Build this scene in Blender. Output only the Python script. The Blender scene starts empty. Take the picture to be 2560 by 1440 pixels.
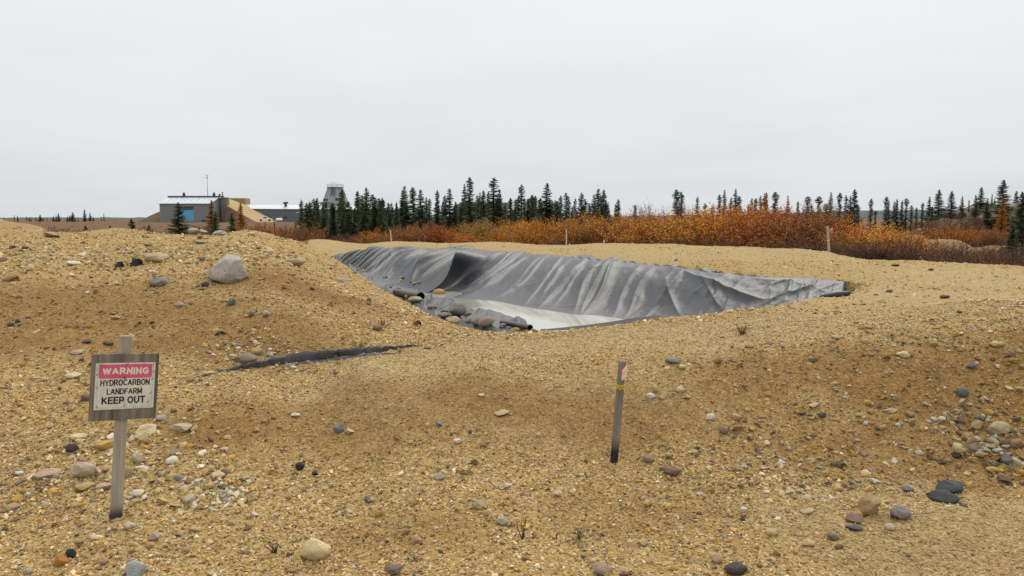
import bpy, math, random
import numpy as np

sc = bpy.context.scene
col = sc.collection
rng = np.random.default_rng(7)
random.seed(7)
R = math.radians

# ------------------------------------------------------------------ camera
CAM = np.array([0.0, 0.0, 1.65])
PITCH = math.atan(172 / 2000)
cd = bpy.data.cameras.new('camera')
cd.sensor_width = 36.0
cd.lens = 36.0 * 2000 / 2560
cd.clip_start = 0.05
cd.clip_end = 20000
cam = bpy.data.objects.new('camera', cd)
cam.location = CAM
cam.rotation_euler = (math.pi / 2 - PITCH, 0, 0)
col.objects.link(cam)
sc.camera = cam

# ------------------------------------------------------------------ sky, sun, exposure
SUN_EL, SUN_AZ = 46.0, 24.0          # azimuth measured from +Y towards +X
w = bpy.data.worlds.new('World'); sc.world = w; w.use_nodes = True
nt = w.node_tree; nt.nodes.clear()
N = nt.nodes.new; L = nt.links.new
out = N('ShaderNodeOutputWorld')
sky = N('ShaderNodeTexSky'); sky.sky_type = 'NISHITA'; sky.sun_disc = False
sky.sun_elevation = R(SUN_EL); sky.sun_rotation = R(SUN_AZ)
bg1 = N('ShaderNodeBackground'); bg1.inputs['Strength'].default_value = 0.10
L(sky.outputs[0], bg1.inputs['Color'])
tc = N('ShaderNodeTexCoord')
sep = N('ShaderNodeSeparateXYZ'); L(tc.outputs['Generated'], sep.inputs[0])
ramp = N('ShaderNodeValToRGB')
cr = ramp.color_ramp
cr.interpolation = 'EASE'
cr.elements[0].position = 0.0; cr.elements[0].color = (0.635, 0.660, 0.690, 1)
cr.elements[1].position = 1.0; cr.elements[1].color = (1.34, 1.34, 1.33, 1)
e = cr.elements.new(0.22); e.color = (0.765, 0.775, 0.780, 1)
L(sep.outputs['Z'], ramp.inputs[0])
# flattened cloud deck: direction divided by height
add = N('ShaderNodeMath'); add.operation = 'ADD'; add.inputs[1].default_value = 0.10
L(sep.outputs['Z'], add.inputs[0])
dv = N('ShaderNodeVectorMath'); dv.operation = 'DIVIDE'
cmb = N('ShaderNodeCombineXYZ')
for i in range(3): L(add.outputs[0], cmb.inputs[i])
L(tc.outputs['Generated'], dv.inputs[0]); L(cmb.outputs[0], dv.inputs[1])
noi = N('ShaderNodeTexNoise'); noi.inputs['Scale'].default_value = 0.55; noi.inputs['Detail'].default_value = 4.0
noi.inputs['Roughness'].default_value = 0.5
L(dv.outputs[0], noi.inputs['Vector'])
mr = N('ShaderNodeMapRange'); mr.inputs[1].default_value = 0.3; mr.inputs[2].default_value = 0.7
mr.inputs[3].default_value = 0.945; mr.inputs[4].default_value = 1.045
L(noi.outputs[0], mr.inputs[0])
mul = N('ShaderNodeVectorMath'); mul.operation = 'MULTIPLY'
L(ramp.outputs[0], mul.inputs[0]); L(mr.outputs[0], mul.inputs[1])
bg2 = N('ShaderNodeBackground'); bg2.inputs['Strength'].default_value = 1.0
L(mul.outputs[0], bg2.inputs['Color'])
mx = N('ShaderNodeMixShader'); mx.inputs[0].default_value = 0.96
L(bg1.outputs[0], mx.inputs[1]); L(bg2.outputs[0], mx.inputs[2]); L(mx.outputs[0], out.inputs[0])

sl = bpy.data.lights.new('sun', 'SUN'); sl.energy = 1.5; sl.angle = R(50); sl.color = (1.0, 0.95, 0.87)
so = bpy.data.objects.new('sun', sl); col.objects.link(so)
so.rotation_euler = (R(90 - SUN_EL), 0, R(180 - SUN_AZ))
so.location = (0, 0, 30)
sc.view_settings.view_transform = 'Standard'
sc.view_settings.look = 'None'
sc.view_settings.exposure = 0.16
sc.view_settings.gamma = 1.0
sc.view_settings.use_curve_mapping = False
sc.render.engine = 'CYCLES'
sc.cycles.max_bounces = 6
sc.cycles.use_denoising = True

# ------------------------------------------------------------------ geometry helpers
CP, SP = math.cos(PITCH), math.sin(PITCH)
def ray(px, py):
    x = (px - 1280) / 2000.0; y = (720 - py) / 2000.0
    d = np.array([x, CP + y * SP, -SP + y * CP])
    return d / d[1]
def PY(px, py, Y):
    return CAM + ray(px, py) * Y
def PZ(px, py, z):
    d = ray(px, py)
    return CAM + d * ((z - CAM[2]) / d[2])
def project(p):
    q = np.asarray(p) - CAM
    f = q[1] * CP - q[2] * SP; u = q[1] * SP + q[2] * CP
    return 1280 + 2000 * q[0] / f, 720 - 2000 * u / f

def _h(ix, iy, s):
    n = (ix.astype(np.int64) * 374761393 + iy.astype(np.int64) * 668265263 + s * 974711) & 0x7fffffff
    n = ((n ^ (n >> 13)) * 1274126177) & 0x7fffffff
    return ((n ^ (n >> 16)) & 0xffff) / 65535.0
def vn(x, y, s=0):
    x = np.asarray(x, float); y = np.asarray(y, float)
    ix = np.floor(x); iy = np.floor(y); fx = x - ix; fy = y - iy
    fx = fx * fx * fx * (fx * (fx * 6 - 15) + 10); fy = fy * fy * fy * (fy * (fy * 6 - 15) + 10)
    ix = ix.astype(np.int64); iy = iy.astype(np.int64)
    a = _h(ix, iy, s); b = _h(ix + 1, iy, s); c = _h(ix, iy + 1, s); d = _h(ix + 1, iy + 1, s)
    return (a + (b - a) * fx) * (1 - fy) + (c + (d - c) * fx) * fy
def fbm(x, y, s=0, o=4, g=0.5):
    t = 0; a = 1.0; n = 0
    for i in range(o):
        t = t + a * (vn(x * 2 ** i + 17.3 * i, y * 2 ** i - 9.1 * i, s + i) * 2 - 1); n += a; a *= g
    return t / n
def sstep(a, b, x):
    t = np.clip((np.asarray(x, float) - a) / (b - a), 0, 1); return t * t * (3 - 2 * t)

def mesh_np(name, V, F, smooth=True):
    """V (n,3); F (m,k) with constant k"""
    me = bpy.data.meshes.new(name)
    V = np.asarray(V, np.float32); F = np.asarray(F, np.int32)
    me.vertices.add(len(V)); me.vertices.foreach_set('co', V.ravel())
    k = F.shape[1]
    me.loops.add(F.size); me.loops.foreach_set('vertex_index', F.ravel())
    me.polygons.add(len(F)); me.polygons.foreach_set('loop_start', np.arange(0, F.size, k, dtype=np.int32))
    me.update(calc_edges=True)
    me.polygons.foreach_set('use_smooth', np.full(len(F), bool(smooth)))
    me.validate()
    return me
def grid_faces(nu, nv, wrap=False):
    i = np.arange(nu if wrap else nu - 1)[:, None]; j = np.arange(nv - 1)[None, :]
    i2 = (i + 1) % nu
    a = i * nv + j; b = i2 * nv + j; c = i2 * nv + j + 1; d = i * nv + j + 1
    return np.stack([a + 0 * d, b + 0 * d, c + 0 * d, d], -1).reshape(-1, 4)

class MB:
    """collects simple solids; build() links them as one mesh object"""
    def __init__(s): s.v = []; s.f = []
    def add(s, V, F):
        o = len(s.v); s.v += [tuple(map(float, p)) for p in V]; s.f += [tuple(i + o for i in f) for f in F]; return s
    def hexa(s, c):   # 8 corners: bottom 0-3 ccw, top 4-7
        return s.add(c, [(3, 2, 1, 0), (4, 5, 6, 7), (0, 1, 5, 4), (1, 2, 6, 5), (2, 3, 7, 6), (3, 0, 4, 7)])
    def box(s, x0, x1, y0, y1, z0, z1):
        return s.hexa([(x0, y0, z0), (x1, y0, z0), (x1, y1, z0), (x0, y1, z0), (x0, y0, z1), (x1, y0, z1), (x1, y1, z1), (x0, y1, z1)])
    def tube(s, pts, rad, n=6, caps=True):
        pts = [np.asarray(p, float) for p in pts]; V = []
        for i, p in enumerate(pts):
            t = pts[min(i + 1, len(pts) - 1)] - pts[max(i - 1, 0)]; t = t / (np.linalg.norm(t) + 1e-9)
            a = np.cross(t, (0, 0, 1) if abs(t[2]) < .9 else (1, 0, 0)); a /= np.linalg.norm(a); b = np.cross(t, a)
            r = rad[i] if hasattr(rad, '__len__') else rad
            for k in range(n):
                q = 2 * math.pi * k / n; V.append(p + r * (math.cos(q) * a + math.sin(q) * b))
        F = []
        for i in range(len(pts) - 1):
            for k in range(n):
                F.append((i * n + k, i * n + (k + 1) % n, (i + 1) * n + (k + 1) % n, (i + 1) * n + k))
        if caps:
            F.append(tuple(range(n - 1, -1, -1))); F.append(tuple((len(pts) - 1) * n + k for k in range(n)))
        return s.add(V, F)
    def mesh(s, name, smooth=False):
        me = bpy.data.meshes.new(name); me.from_pydata(s.v, [], s.f); me.update()
        me.polygons.foreach_set('use_smooth', np.full(len(me.polygons), bool(smooth)))
        return me
    def build(s, name, mat, parent=None, smooth=False):
        return link(name, s.mesh(name, smooth), mat, parent)
def link(name, me, mat=None, parent=None, loc=None):
    o = bpy.data.objects.new(name, me); col.objects.link(o)
    if mat is not None and len(me.materials) == 0: me.materials.append(mat)
    if parent is not None: o.parent = parent
    if loc is not None: o.location = loc
    return o
def empty(name, loc, rz=0.0):
    o = bpy.data.objects.new(name, None); col.objects.link(o); o.location = loc; o.rotation_euler = (0, 0, rz)
    o.empty_display_size = 0.1
    return o
def tag(o, label=None, cat=None, group=None, kind=None):
    if label: o['label'] = label
    if cat: o['category'] = cat
    if group: o['group'] = group
    if kind: o['kind'] = kind
    return o
def bevel(o, wd, seg=2):
    m = o.modifiers.new('bevel', 'BEVEL'); m.width = wd; m.segments = seg; m.limit_method = 'ANGLE'; return o

# ------------------------------------------------------------------ material helpers
class Mat:
    def __init__(s, name, rough=0.8, spec=0.3):
        s.m = bpy.data.materials.new(name); s.m.use_nodes = True
        s.t = s.m.node_tree; s.b = s.t.nodes['Principled BSDF']
        s.b.inputs['Roughness'].default_value = rough; s.b.inputs['Specular IOR Level'].default_value = spec
    def n(s, t, **k):
        q = s.t.nodes.new(t)
        for a, v in k.items():
            if a.startswith('i_'):
                key = a[2:].replace('_', ' ')
                q.inputs[int(key) if key.isdigit() else key].default_value = v
            else: setattr(q, a, v)
        return q
    def l(s, a, b): s.t.links.new(a, b); return s
    def coord(s, which='Object'):
        return s.n('ShaderNodeTexCoord').outputs[which]
    def noise(s, vec, scale, detail=4, rough=0.55):
        q = s.n('ShaderNodeTexNoise', i_Scale=scale, i_Detail=detail, i_Roughness=rough); s.l(vec, q.inputs['Vector']); return q.outputs[0]
    def voro(s, vec, scale, feature='F1', rnd=1.0):
        q = s.n('ShaderNodeTexVoronoi', feature=feature, i_Scale=scale, i_Randomness=rnd); s.l(vec, q.inputs['Vector']); return q
    def ramp(s, fac, stops, interp='LINEAR'):
        q = s.n('ShaderNodeValToRGB'); c = q.color_ramp; c.interpolation = interp
        while len(c.elements) < len(stops): c.elements.new(0.5)
        for el, (p, cc) in zip(c.elements, stops):
            el.position = p; el.color = (*cc, 1) if len(cc) == 3 else cc
        s.l(fac, q.inputs[0]); return q.outputs[0]
    def mix(s, fac, a, b, blend='MIX'):
        q = s.n('ShaderNodeMix', data_type='RGBA', blend_type=blend)
        for v, i in ((fac, 0), (a, 6), (b, 7)):
            if hasattr(v, 'links'): s.l(v, q.inputs[i])
            elif i == 0: q.inputs[0].default_value = v
            else: q.inputs[i].default_value = (*v, 1)
        return q.outputs[2]
    def math(s, op, a, b=None, clamp=False):
        q = s.n('ShaderNodeMath', operation=op, use_clamp=clamp)
        for v, i in ((a, 0), (b, 1)):
            if v is None: continue
            if hasattr(v, 'links'): s.l(v, q.inputs[i])
            else: q.inputs[i].default_value = v
        return q.outputs[0]
    def rng(s, v, a, b, c, d):
        q = s.n('ShaderNodeMapRange', i_1=a, i_2=b, i_3=c, i_4=d); s.l(v, q.inputs[0]); return q.outputs[0]
    def attr(s, name, typ='GEOMETRY'):
        return s.n('ShaderNodeAttribute', attribute_name=name, attribute_type=typ)
    def color(s, c):
        if hasattr(c, 'links'): s.l(c, s.b.inputs['Base Color'])
        else: s.b.inputs['Base Color'].default_value = (*c, 1)
        return s
    def bump(s, h, strength=0.5, dist=0.02):
        q = s.n('ShaderNodeBump', i_Strength=strength, i_Distance=dist); s.l(h, q.inputs['Height']); s.l(q.outputs[0], s.b.inputs['Normal']); return s
def vscale(M, vec, v):
    q = M.n('ShaderNodeMapping'); q.inputs['Scale'].default_value = v; M.l(vec, q.inputs['Vector']); return q.outputs[0]

# ------------------------------------------------------------------ liner base sheet (far wall of the pit)
# columns: top edge (px,py,z) and foot (px,py,Y)
LCOL = [((826, 641, .36), (858, 664, 25.5)), ((872, 629, .44), (884, 684, 25.6)), ((930, 618, .50), (912, 698, 25.4)), ((985, 615, .52), (950, 708, 25.0)),
        ((1060, 619, .54), (1002, 722, 24.2)), ((1130, 617, .55), (1062, 738, 22.6)), ((1245, 624, .56), (1128, 754, 20.8)),
        ((1330, 629, .57), (1205, 765, 20.0)), ((1420, 637, .57), (1310, 776, 18.8)), ((1500, 645, .57), (1420, 790, 17.6)),
        ((1600, 652, .57), (1510, 800, 17.0)), ((1700, 662, .57), (1600, 808, 16.2)), ((1800, 676, .57), (1720, 812, 14.8)),
        ((1900, 686, .57), (1850, 803, 13.6)), ((2000, 690, .56), (1975, 784, 12.9)), ((2085, 697, .55), (2065, 764, 12.4)),
        ((2128, 707, .54), (2124, 724, 13.0))]
LT = np.array([PZ(*a) for a, b in LCOL]); LB = np.array([PY(*b) for a, b in LCOL])
def catmull(P, u):
    P = np.asarray(P); n = len(P) - 1
    x = np.clip(np.asarray(u) * n, 0, n - 1e-6); i = x.astype(int); t = (x - i)[..., None]
    p0 = P[np.maximum(i - 1, 0)]; p1 = P[i]; p2 = P[np.minimum(i + 1, n)]; p3 = P[np.minimum(i + 2, n)]
    return .5 * ((2 * p1) + (-p0 + p2) * t + (2 * p0 - 5 * p1 + 4 * p2 - p3) * t ** 2 + (-p0 + 3 * p1 - 3 * p2 + p3) * t ** 3)
def liner_base(u, v):
    T = catmull(LT, u); B = catmull(LB, u)
    P = T + (B - T) * v[..., None]
    zf = v - 0.085 * np.sin(2 * np.pi * v)          # rounded over the crest, flattening at the foot
    P[..., 2] = T[..., 2] + (B[..., 2] - T[..., 2]) * zf
    return P
WATER_Z = -0.46
# left apron of the liner, between the gravel heap and the water (outer edge px,py,Y ; inner edge px,py,Y)
ACOL = [((868, 668, 21), (905, 694, 25.4)), ((912, 700, 18.2), (960, 712, 25.0)), ((965, 728, 15.6), (1015, 726, 24.0)), ((1010, 750, 13.4), (1062, 740, 22.5)),
        ((1065, 780, 11.6), (1130, 758, 20.6)), ((1125, 802, 10.6), (1190, 780, 18.2)), ((1210, 818, 9.7), (1262, 800, 16.6)), ((1345, 827, 9.0), (1350, 823, 15.2))]
AO = np.array([PY(*a) for a, b in ACOL]); AI = np.array([PY(*b) for a, b in ACOL])
def apron_base(u, v):
    T = catmull(AO, u); B = catmull(AI, u)
    return T + (B - T) * v[..., None]

# ------------------------------------------------------------------ terrain
ctrl = []
def cp(px, py, Y): ctrl.append(PY(px, py, Y))
def cz(px, py, z): ctrl.append(PZ(px, py, z))
def cw(x, y, z): ctrl.append(np.array([x, y, z], float))
for x in (-2.6, -1.3, 0, 1.3, 2.6): cw(x, 2.4, 0.0)
for px in (0, 640, 1280, 1920, 2560): cp(px, 1440, 3.62)
for a in [(290, 1302, 4.15), (0, 1250, 4.45), (640, 1260, 4.35), (900, 1200, 4.62), (1280, 1230, 4.5), (1535, 1160, 4.95), (1850, 1230, 4.5),
          (2150, 1310, 4.15), (2400, 1240, 4.5), (2400, 1190, 4.82), (2560, 1130, 5.0), (2560, 1200, 4.7), (2150, 1150, 4.9), (2400, 1080, 5.2), (2560, 1040, 5.3),
          # front face of the near berm
          (300, 1090, 5.15), (0, 1060, 5.25), (600, 1090, 5.15), (900, 1060, 5.3), (1250, 1050, 5.3), (1600, 1040, 5.4), (1900, 1030, 5.4), (2150, 960, 5.62), (2400, 940, 5.72),
          (2560, 920, 5.75),
          # crest of the near berm
          (0, 960, 5.75), (300, 950, 5.85), (600, 950, 5.9), (900, 925, 5.9), (1200, 905, 5.97), (1500, 900, 6.02), (1700, 880, 6.15), (1900, 850, 6.3), (2100, 832, 6.3), (2320, 818, 6.25),
          (2560, 802, 6.25),
          # its top up to the pit
          (1200, 860, 7.3), (1400, 850, 7.5), (1340, 828, 8.3), (1480, 822, 8.45), (1560, 818, 8.6), (1640, 800, 9.0), (1780, 784, 9.7), (1900, 770, 10.4), (2020, 752, 11.3), (2130, 738, 12.1), (1800, 815, 8.2),
          (2100, 790, 9.0), (2350, 770, 9.4), (2560, 740, 10.8), (2300, 725, 12.6), (2450, 700, 14.6),
          # foot of the gravel heap
          (0, 895, 6.6), (300, 885, 6.85), (560, 922, 6.5), (700, 910, 6.85), (850, 888, 7.2), (1050, 858, 7.9), (1120, 822, 8.6),
          # heap front face
          (0, 800, 7.35), (250, 790, 7.5), (500, 800, 7.5), (0, 720, 8.1), (200, 700, 8.5), (400, 715, 8.4), (565, 716, 8.6), (750, 705, 9.2), (900, 790, 8.3), (750, 800, 7.6), (1000, 820, 8.2),
          (680, 850, 7.1), (0, 645, 9.3), (200, 660, 9.3), (400, 650, 9.4), (565, 640, 9.7), (700, 640, 10.2), (200, 622, 10.5), (450, 618, 11.2), (0, 620, 10.5),
          (820, 700, 10.6), (930, 740, 10.0), (1050, 795, 9.3),
          # heap top and right shoulder
          (200, 592, 14.2), (0, 592, 14.2), (450, 590, 14.8), (620, 592, 15.0), (720, 598, 15.5), (620, 584, 17.5), (300, 583, 17.2), (0, 583, 17.0),
          (770, 612, 15.8), (830, 645, 15.0), (880, 680, 13.8), (1000, 748, 11.0), (1060, 783, 9.9),
          ]: cp(*a)
# behind the heap the ground falls to the plain
for s_, y_ in ((-.64, 20.5), (-.45, 20.5), (-.3, 21), (-.64, 24), (-.45, 24), (-.33, 24)): cw(s_ * y_, y_, -.1 if y_ < 22 else -.5)
for px in (-300, 2860):
    pass
# far berm: crest and outer edge
for a in [(850, 622, .50), (780, 611, .45), (1000, 605, .58), (1250, 607, .62), (1500, 613, .62), (1700, 618, .60), (1900, 627, .58), (2070, 634, .58), (2300, 657, .52), (2430, 664, .5), (2560, 668, .5),
          (1100, 610, .60), (1400, 622, .62), (1650, 640, .62), (1900, 660, .60), (2120, 680, .58), (2300, 690, .56), (2200, 720, .55), (2560, 700, .52)]: cz(*a)
# outer foot, plain level
for s_, y_ in ((-.25, 40), (-.14, 46), (0, 44), (.11, 39), (.22, 36), (.31, 33), (.4, 30.5), (.51, 25), (.64, 24), (.8, 24)): cw(s_ * y_, y_, -.45)
for s_ in (-.8, -.64, -.5, -.35, -.2, -.05, .1, .25, .4, .55, .7): cw(s_ * 56, 56, -.6); cw(s_ * 70, 70, -.6)
for s_ in (.4, .55, .7): cw(s_ * 36, 36, -.5)
for s_ in (-.8, -.6, -.42): cw(s_ * 34, 34, -.55)
# under the liner and the water
for u in np.linspace(0, 1, 15):
    for v in (.02, .33, .66, 1.0):
        p = liner_base(np.array([u]), np.array([v]))[0]; cw(p[0], p[1], p[2] - (.0 if v < .1 else .06))
for u in np.linspace(0, 1, 8):
    for v in (0.0, .3, .65, 1.0):
        p = apron_base(np.array([u]), np.array([v]))[0]; cw(p[0], p[1], p[2] - .05)
for x, y in ((.9, 13.2), (1.6, 14.6), (2.6, 14.6), (.6, 14.8), (1.2, 16)): cw(x, y, -.72)
for x, y, z in ((1.0, 10.6, .0), (2.2, 11.3, .0), (3.4, 12.2, .05), (1.6, 12.4, -.5)): cw(x, y, z)
ctrl = np.array(ctrl)

def warp(x, y):
    yy = np.clip(y, 2.3, 72.0)
    s = np.clip(x / yy, -.85, .85)
    return np.stack([s, .42 * np.log(yy)], -1)
CW = warp(ctrl[:, 0], ctrl[:, 1])
CR2 = 0.03 ** 2
def kern(d2): return -np.sqrt(d2 + CR2)
n = len(CW)
A = np.zeros((n + 3, n + 3))
A[:n, :n] = kern(((CW[:, None] - CW[None]) ** 2).sum(-1)) + np.eye(n) * 2e-3
A[:n, n] = 1; A[:n, n + 1:] = CW; A[n, :n] = 1; A[n + 1:, :n] = CW.T
RW = np.linalg.solve(A, np.concatenate([ctrl[:, 2], np.zeros(3)]))
def rbf(x, y):
    q = warp(np.ravel(x), np.ravel(y)); o = np.empty(len(q))
    for i in range(0, len(q), 40000):
        c = q[i:i + 40000]
        d2 = (c[:, None, 0] - CW[None, :, 0]) ** 2 + (c[:, None, 1] - CW[None, :, 1]) ** 2
        o[i:i + 40000] = kern(d2) @ RW[:n] + RW[n] + c @ RW[n + 1:]
    return o.reshape(np.shape(x))
# outer edge of the gravel pad as distance along each bearing
EDGE_S = [-.9, -.64, -.36, -.29, -.265, -.25, -.14, 0, .11, .31, .40, .51, .58, .64, .9]
EDGE_Y = [18.3, 18.3, 18.6, 19.2, 24, 37.5, 42, 40.5, 36, 30.5, 28, 22.3, 21.5, 21.3, 20.5]
def tundra(x, y):
    s = np.clip(x / np.maximum(y, .5), -.9, .9)
    e = np.interp(s, EDGE_S, EDGE_Y)
    d = (y - e) / e + .03 * fbm(x * .5, y * .5, 40, 3)
    return np.where(y > 3, sstep(-.005, .05, d), 0.0)
# cap raster: terrain stays under the plastic
CELL = .2; RX0, RY0, RNX, RNY = -12.0, 6.0, 110, 150
capr = np.full((RNX, RNY), 99.0)
for base, u1 in ((liner_base, 1), (apron_base, 1)):
    uu, vv = np.meshgrid(np.linspace(0, 1, 900), np.linspace(.02, 1, 160), indexing='ij')
    P = base(uu.ravel(), vv.ravel())
    ix = ((P[:, 0] - RX0) / CELL).astype(int); iy = ((P[:, 1] - RY0) / CELL).astype(int)
    ok = (ix >= 0) & (ix < RNX) & (iy >= 0) & (iy < RNY)
    low = P[:, 2] - (.48 * sstep(.10, .28, vv.ravel()) - 9 * (vv.ravel() < .09) if base is liner_base else -9 * (vv.ravel() < .06))
    np.minimum.at(capr, (ix[ok], iy[ok]), low[ok])
def cap(x, y):
    fx = np.clip((x - RX0) / CELL, 0, RNX - 1).astype(int); fy = np.clip((y - RY0) / CELL, 0, RNY - 1).astype(int)
    c = capr[fx, fy]
    inside = (x > RX0) & (x < RX0 + RNX * CELL) & (y > RY0) & (y < RY0 + RNY * CELL)
    return np.where(inside, c, 99.0)
def bumpf(x, y, px, Y, top, rx, ry, p=2.0):
    c = PY(px, 548, Y)
    d = ((x - c[0]) / rx) ** 2 + ((y - Y) / ry) ** 2
    return top * np.clip(1 - d, 0, 1) ** 1.0 * (1 if p == 0 else 1)
HILLS = [  # px, Y, height, rx, ry
    (2480, 78, 3.5, 10.5, 9), (2700, 80, 4.2, 16, 12), (2360, 74, 2.4, 4.5, 6), (2350, 49, .95, 3.2, 2.6), (2275, 53, 1.15, 2.2, 2.4), (2500, 47, .6, 4.5, 2.5),
    (-60, 62, 2.2, 9, 7), (20, 60, 1.9, 6, 6), (80, 60, 1.0, 4, 5)]
def hillz(x, y):
    h = np.zeros(np.shape(x))
    for px, Y, t, rx, ry in HILLS:
        cx = (px - 1280) / 2000 * Y
        d = np.sqrt(((x - cx) / rx) ** 2 + ((y - Y) / ry) ** 2)
        h = np.maximum(h, t * (1 - sstep(0.15, 1.0, d)))
    return h
PL_R = [0, 72, 150, 280, 500, 3000]; PL_Z = [0, 0, .5, 1.12, 1.5, 1.9]
def H(x, y, fine=True):
    x = np.asarray(x, float); y = np.asarray(y, float)
    z = rbf(x, y)
    r = np.hypot(x, y)
    z = z + np.interp(r, PL_R, PL_Z)
    hz = hillz(x, y)
    z = z + hz + np.where(hz > .05, 1, 0) * hz * .12 * fbm(x * .8, y * .8, 91, 4)
    tu = tundra(x, y)
    big = .032 * fbm(x * .9, y * .9, 11, 4)
    k = np.clip(r / 10, .35, 2.2)
    z = z + big * np.clip(k, .5, 1.3)
    if fine:
        f = fbm(x * 4.5, y * 4.5, 21, 3)
        z = z + .016 * f + .012 * np.maximum(0, fbm(x * 2.2, y * 2.2, 25, 3)) * 2
        f2 = fbm(x * 22, y * 22, 31, 3)
        z = z + .009 * f2 * np.clip(1.4 - r / 25, 0, 1)
    z = z + tu * (.12 * fbm(x * .25, y * .25, 51, 4)) * np.clip((r - 20) / 40, 0, 1)
    c = cap(x, y)
    z = np.minimum(z, np.where(c < 50, c - .045, 99))
    return z
def hit(px, py, tmin=2.5, tmax=80):
    d = ray(px, py)
    ts = np.exp(np.linspace(math.log(tmin), math.log(tmax), 900))
    P = CAM + ts[:, None] * d
    zz = H(P[:, 0], P[:, 1])
    k = np.argmax(P[:, 2] < zz)
    if P[k, 2] >= zz[k]: return PY(px, py, 20)
    p = P[k].copy(); p[2] = zz[k]
    return p

# polar sheet out to the horizon
ang_f = np.linspace(R(-42), R(42), 760)
ang_b = np.linspace(R(42), R(318), 80)[1:-1]
ang = np.concatenate([ang_f, ang_b])
rad = np.concatenate([[.02, .3], np.exp(np.linspace(math.log(.7), math.log(62), 610)), np.exp(np.linspace(math.log(64), math.log(6000), 90))])
AA, RR = np.meshgrid(ang, rad, indexing='ij')
TX = RR * np.sin(AA); TY = RR * np.cos(AA)
TZ = H(TX.ravel(), TY.ravel()).reshape(TX.shape)
V = np.stack([TX, TY, TZ], -1).reshape(-1, 3)
F = grid_faces(len(ang), len(rad), wrap=True)[:, ::-1]
me = mesh_np('ground', V, F)
tu = tundra(TX, TY).ravel()
# patches of bare brown dug sand in plan; slope shade is also painted in
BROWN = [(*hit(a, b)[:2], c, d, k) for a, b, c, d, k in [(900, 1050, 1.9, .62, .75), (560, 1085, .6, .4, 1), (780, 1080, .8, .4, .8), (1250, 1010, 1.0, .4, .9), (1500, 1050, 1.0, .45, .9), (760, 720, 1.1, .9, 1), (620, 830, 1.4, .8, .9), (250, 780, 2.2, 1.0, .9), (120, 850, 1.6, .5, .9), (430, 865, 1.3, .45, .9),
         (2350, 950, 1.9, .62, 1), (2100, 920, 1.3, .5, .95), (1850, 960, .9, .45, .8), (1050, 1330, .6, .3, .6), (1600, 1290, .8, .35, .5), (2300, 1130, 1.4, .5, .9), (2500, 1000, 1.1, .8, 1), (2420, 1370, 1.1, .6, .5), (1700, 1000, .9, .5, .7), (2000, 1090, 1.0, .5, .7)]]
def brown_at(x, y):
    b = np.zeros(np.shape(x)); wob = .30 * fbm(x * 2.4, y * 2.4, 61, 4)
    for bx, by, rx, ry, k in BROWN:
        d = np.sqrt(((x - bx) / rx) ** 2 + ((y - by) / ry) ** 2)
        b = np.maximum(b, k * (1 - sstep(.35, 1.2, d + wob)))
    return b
SMOOTH = [(*hit(a, b)[:2], c, d) for a, b, c, d in [(1400, 862, 2.2, .8), (1750, 830, 1.6, 1.0), (2050, 790, 1.8, 1.4), (2350, 745, 2.4, 2.6), (2400, 1350, 1.1, .7), (1050, 950, 1.2, .5), (2550, 700, 3, 4), (1300, 1000, 1.6, .5)]]
def smooth_at(x, y):
    b = np.where(y > 19, .8, 0.0); wob = .3 * fbm(x * 1.6, y * 1.6, 64, 3)
    for bx, by, rx, ry in SMOOTH:
        d = np.sqrt(((x - bx) / rx) ** 2 + ((y - by) / ry) ** 2); b = np.maximum(b, 1 - sstep(.5, 1.15, d + wob))
    return b
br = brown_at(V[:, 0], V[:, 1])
hz = hillz(V[:, 0], V[:, 1])
sandhill = np.clip(hz * 1.0, 0, .75) * np.where(V[:, 0] < 0, 1.0, np.where(V[:, 1] < 60, .62, 0))
attr = me.color_attributes.new('zone', 'FLOAT_COLOR', 'POINT')
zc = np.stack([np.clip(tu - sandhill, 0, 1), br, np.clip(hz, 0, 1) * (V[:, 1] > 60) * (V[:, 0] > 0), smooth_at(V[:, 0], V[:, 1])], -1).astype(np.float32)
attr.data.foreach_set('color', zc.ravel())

G = Mat('gravel_ground', .95, .15)
oc = G.coord('Object')
z = G.attr('zone'); zs = G.n('ShaderNodeSeparateColor'); G.l(z.outputs['Color'], zs.inputs[0])
n1 = G.noise(oc, .8, 5, .6); n2 = G.noise(oc, 7, 5, .65); n3 = G.noise(oc, 45, 3, .7)
sand = G.ramp(n2, [(.3, (.30, .185, .062)), (.5, (.40, .265, .098)), (.72, (.50, .35, .145))])
sand = G.mix(G.rng(n1, .35, .7, 0, .35), sand, (.49, .355, .16))
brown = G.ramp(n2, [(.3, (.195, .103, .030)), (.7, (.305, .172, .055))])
sand = G.mix(G.math('MULTIPLY', z.outputs['Alpha'], .6), sand, G.ramp(n2, [(.3, (.40, .30, .155)), (.7, (.56, .44, .255))]))
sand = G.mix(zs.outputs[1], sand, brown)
vo = G.voro(oc, 75)
vs = G.n('ShaderNodeSeparateColor'); G.l(vo.outputs['Color'], vs.inputs[0])
peb = G.ramp(vs.outputs[0], [(0, (.10, .075, .055)), (.08, (.22, .14, .07)), (.25, (.32, .205, .072)), (.55, (.46, .315, .118)), (.8, (.58, .43, .19)), (1, (.68, .54, .30))])
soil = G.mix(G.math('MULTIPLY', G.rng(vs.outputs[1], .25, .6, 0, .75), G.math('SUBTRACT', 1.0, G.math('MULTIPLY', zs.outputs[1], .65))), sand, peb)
soil = G.mix(1.0, soil, G.ramp(n3, [(.25, (.62, .60, .58)), (.55, (1, 1, 1)), (.8, (1.15, 1.15, 1.15))]), 'MULTIPLY')
tn = G.noise(oc, .35, 6, .65); tn2 = G.noise(oc, 2.5, 4, .7)
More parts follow.
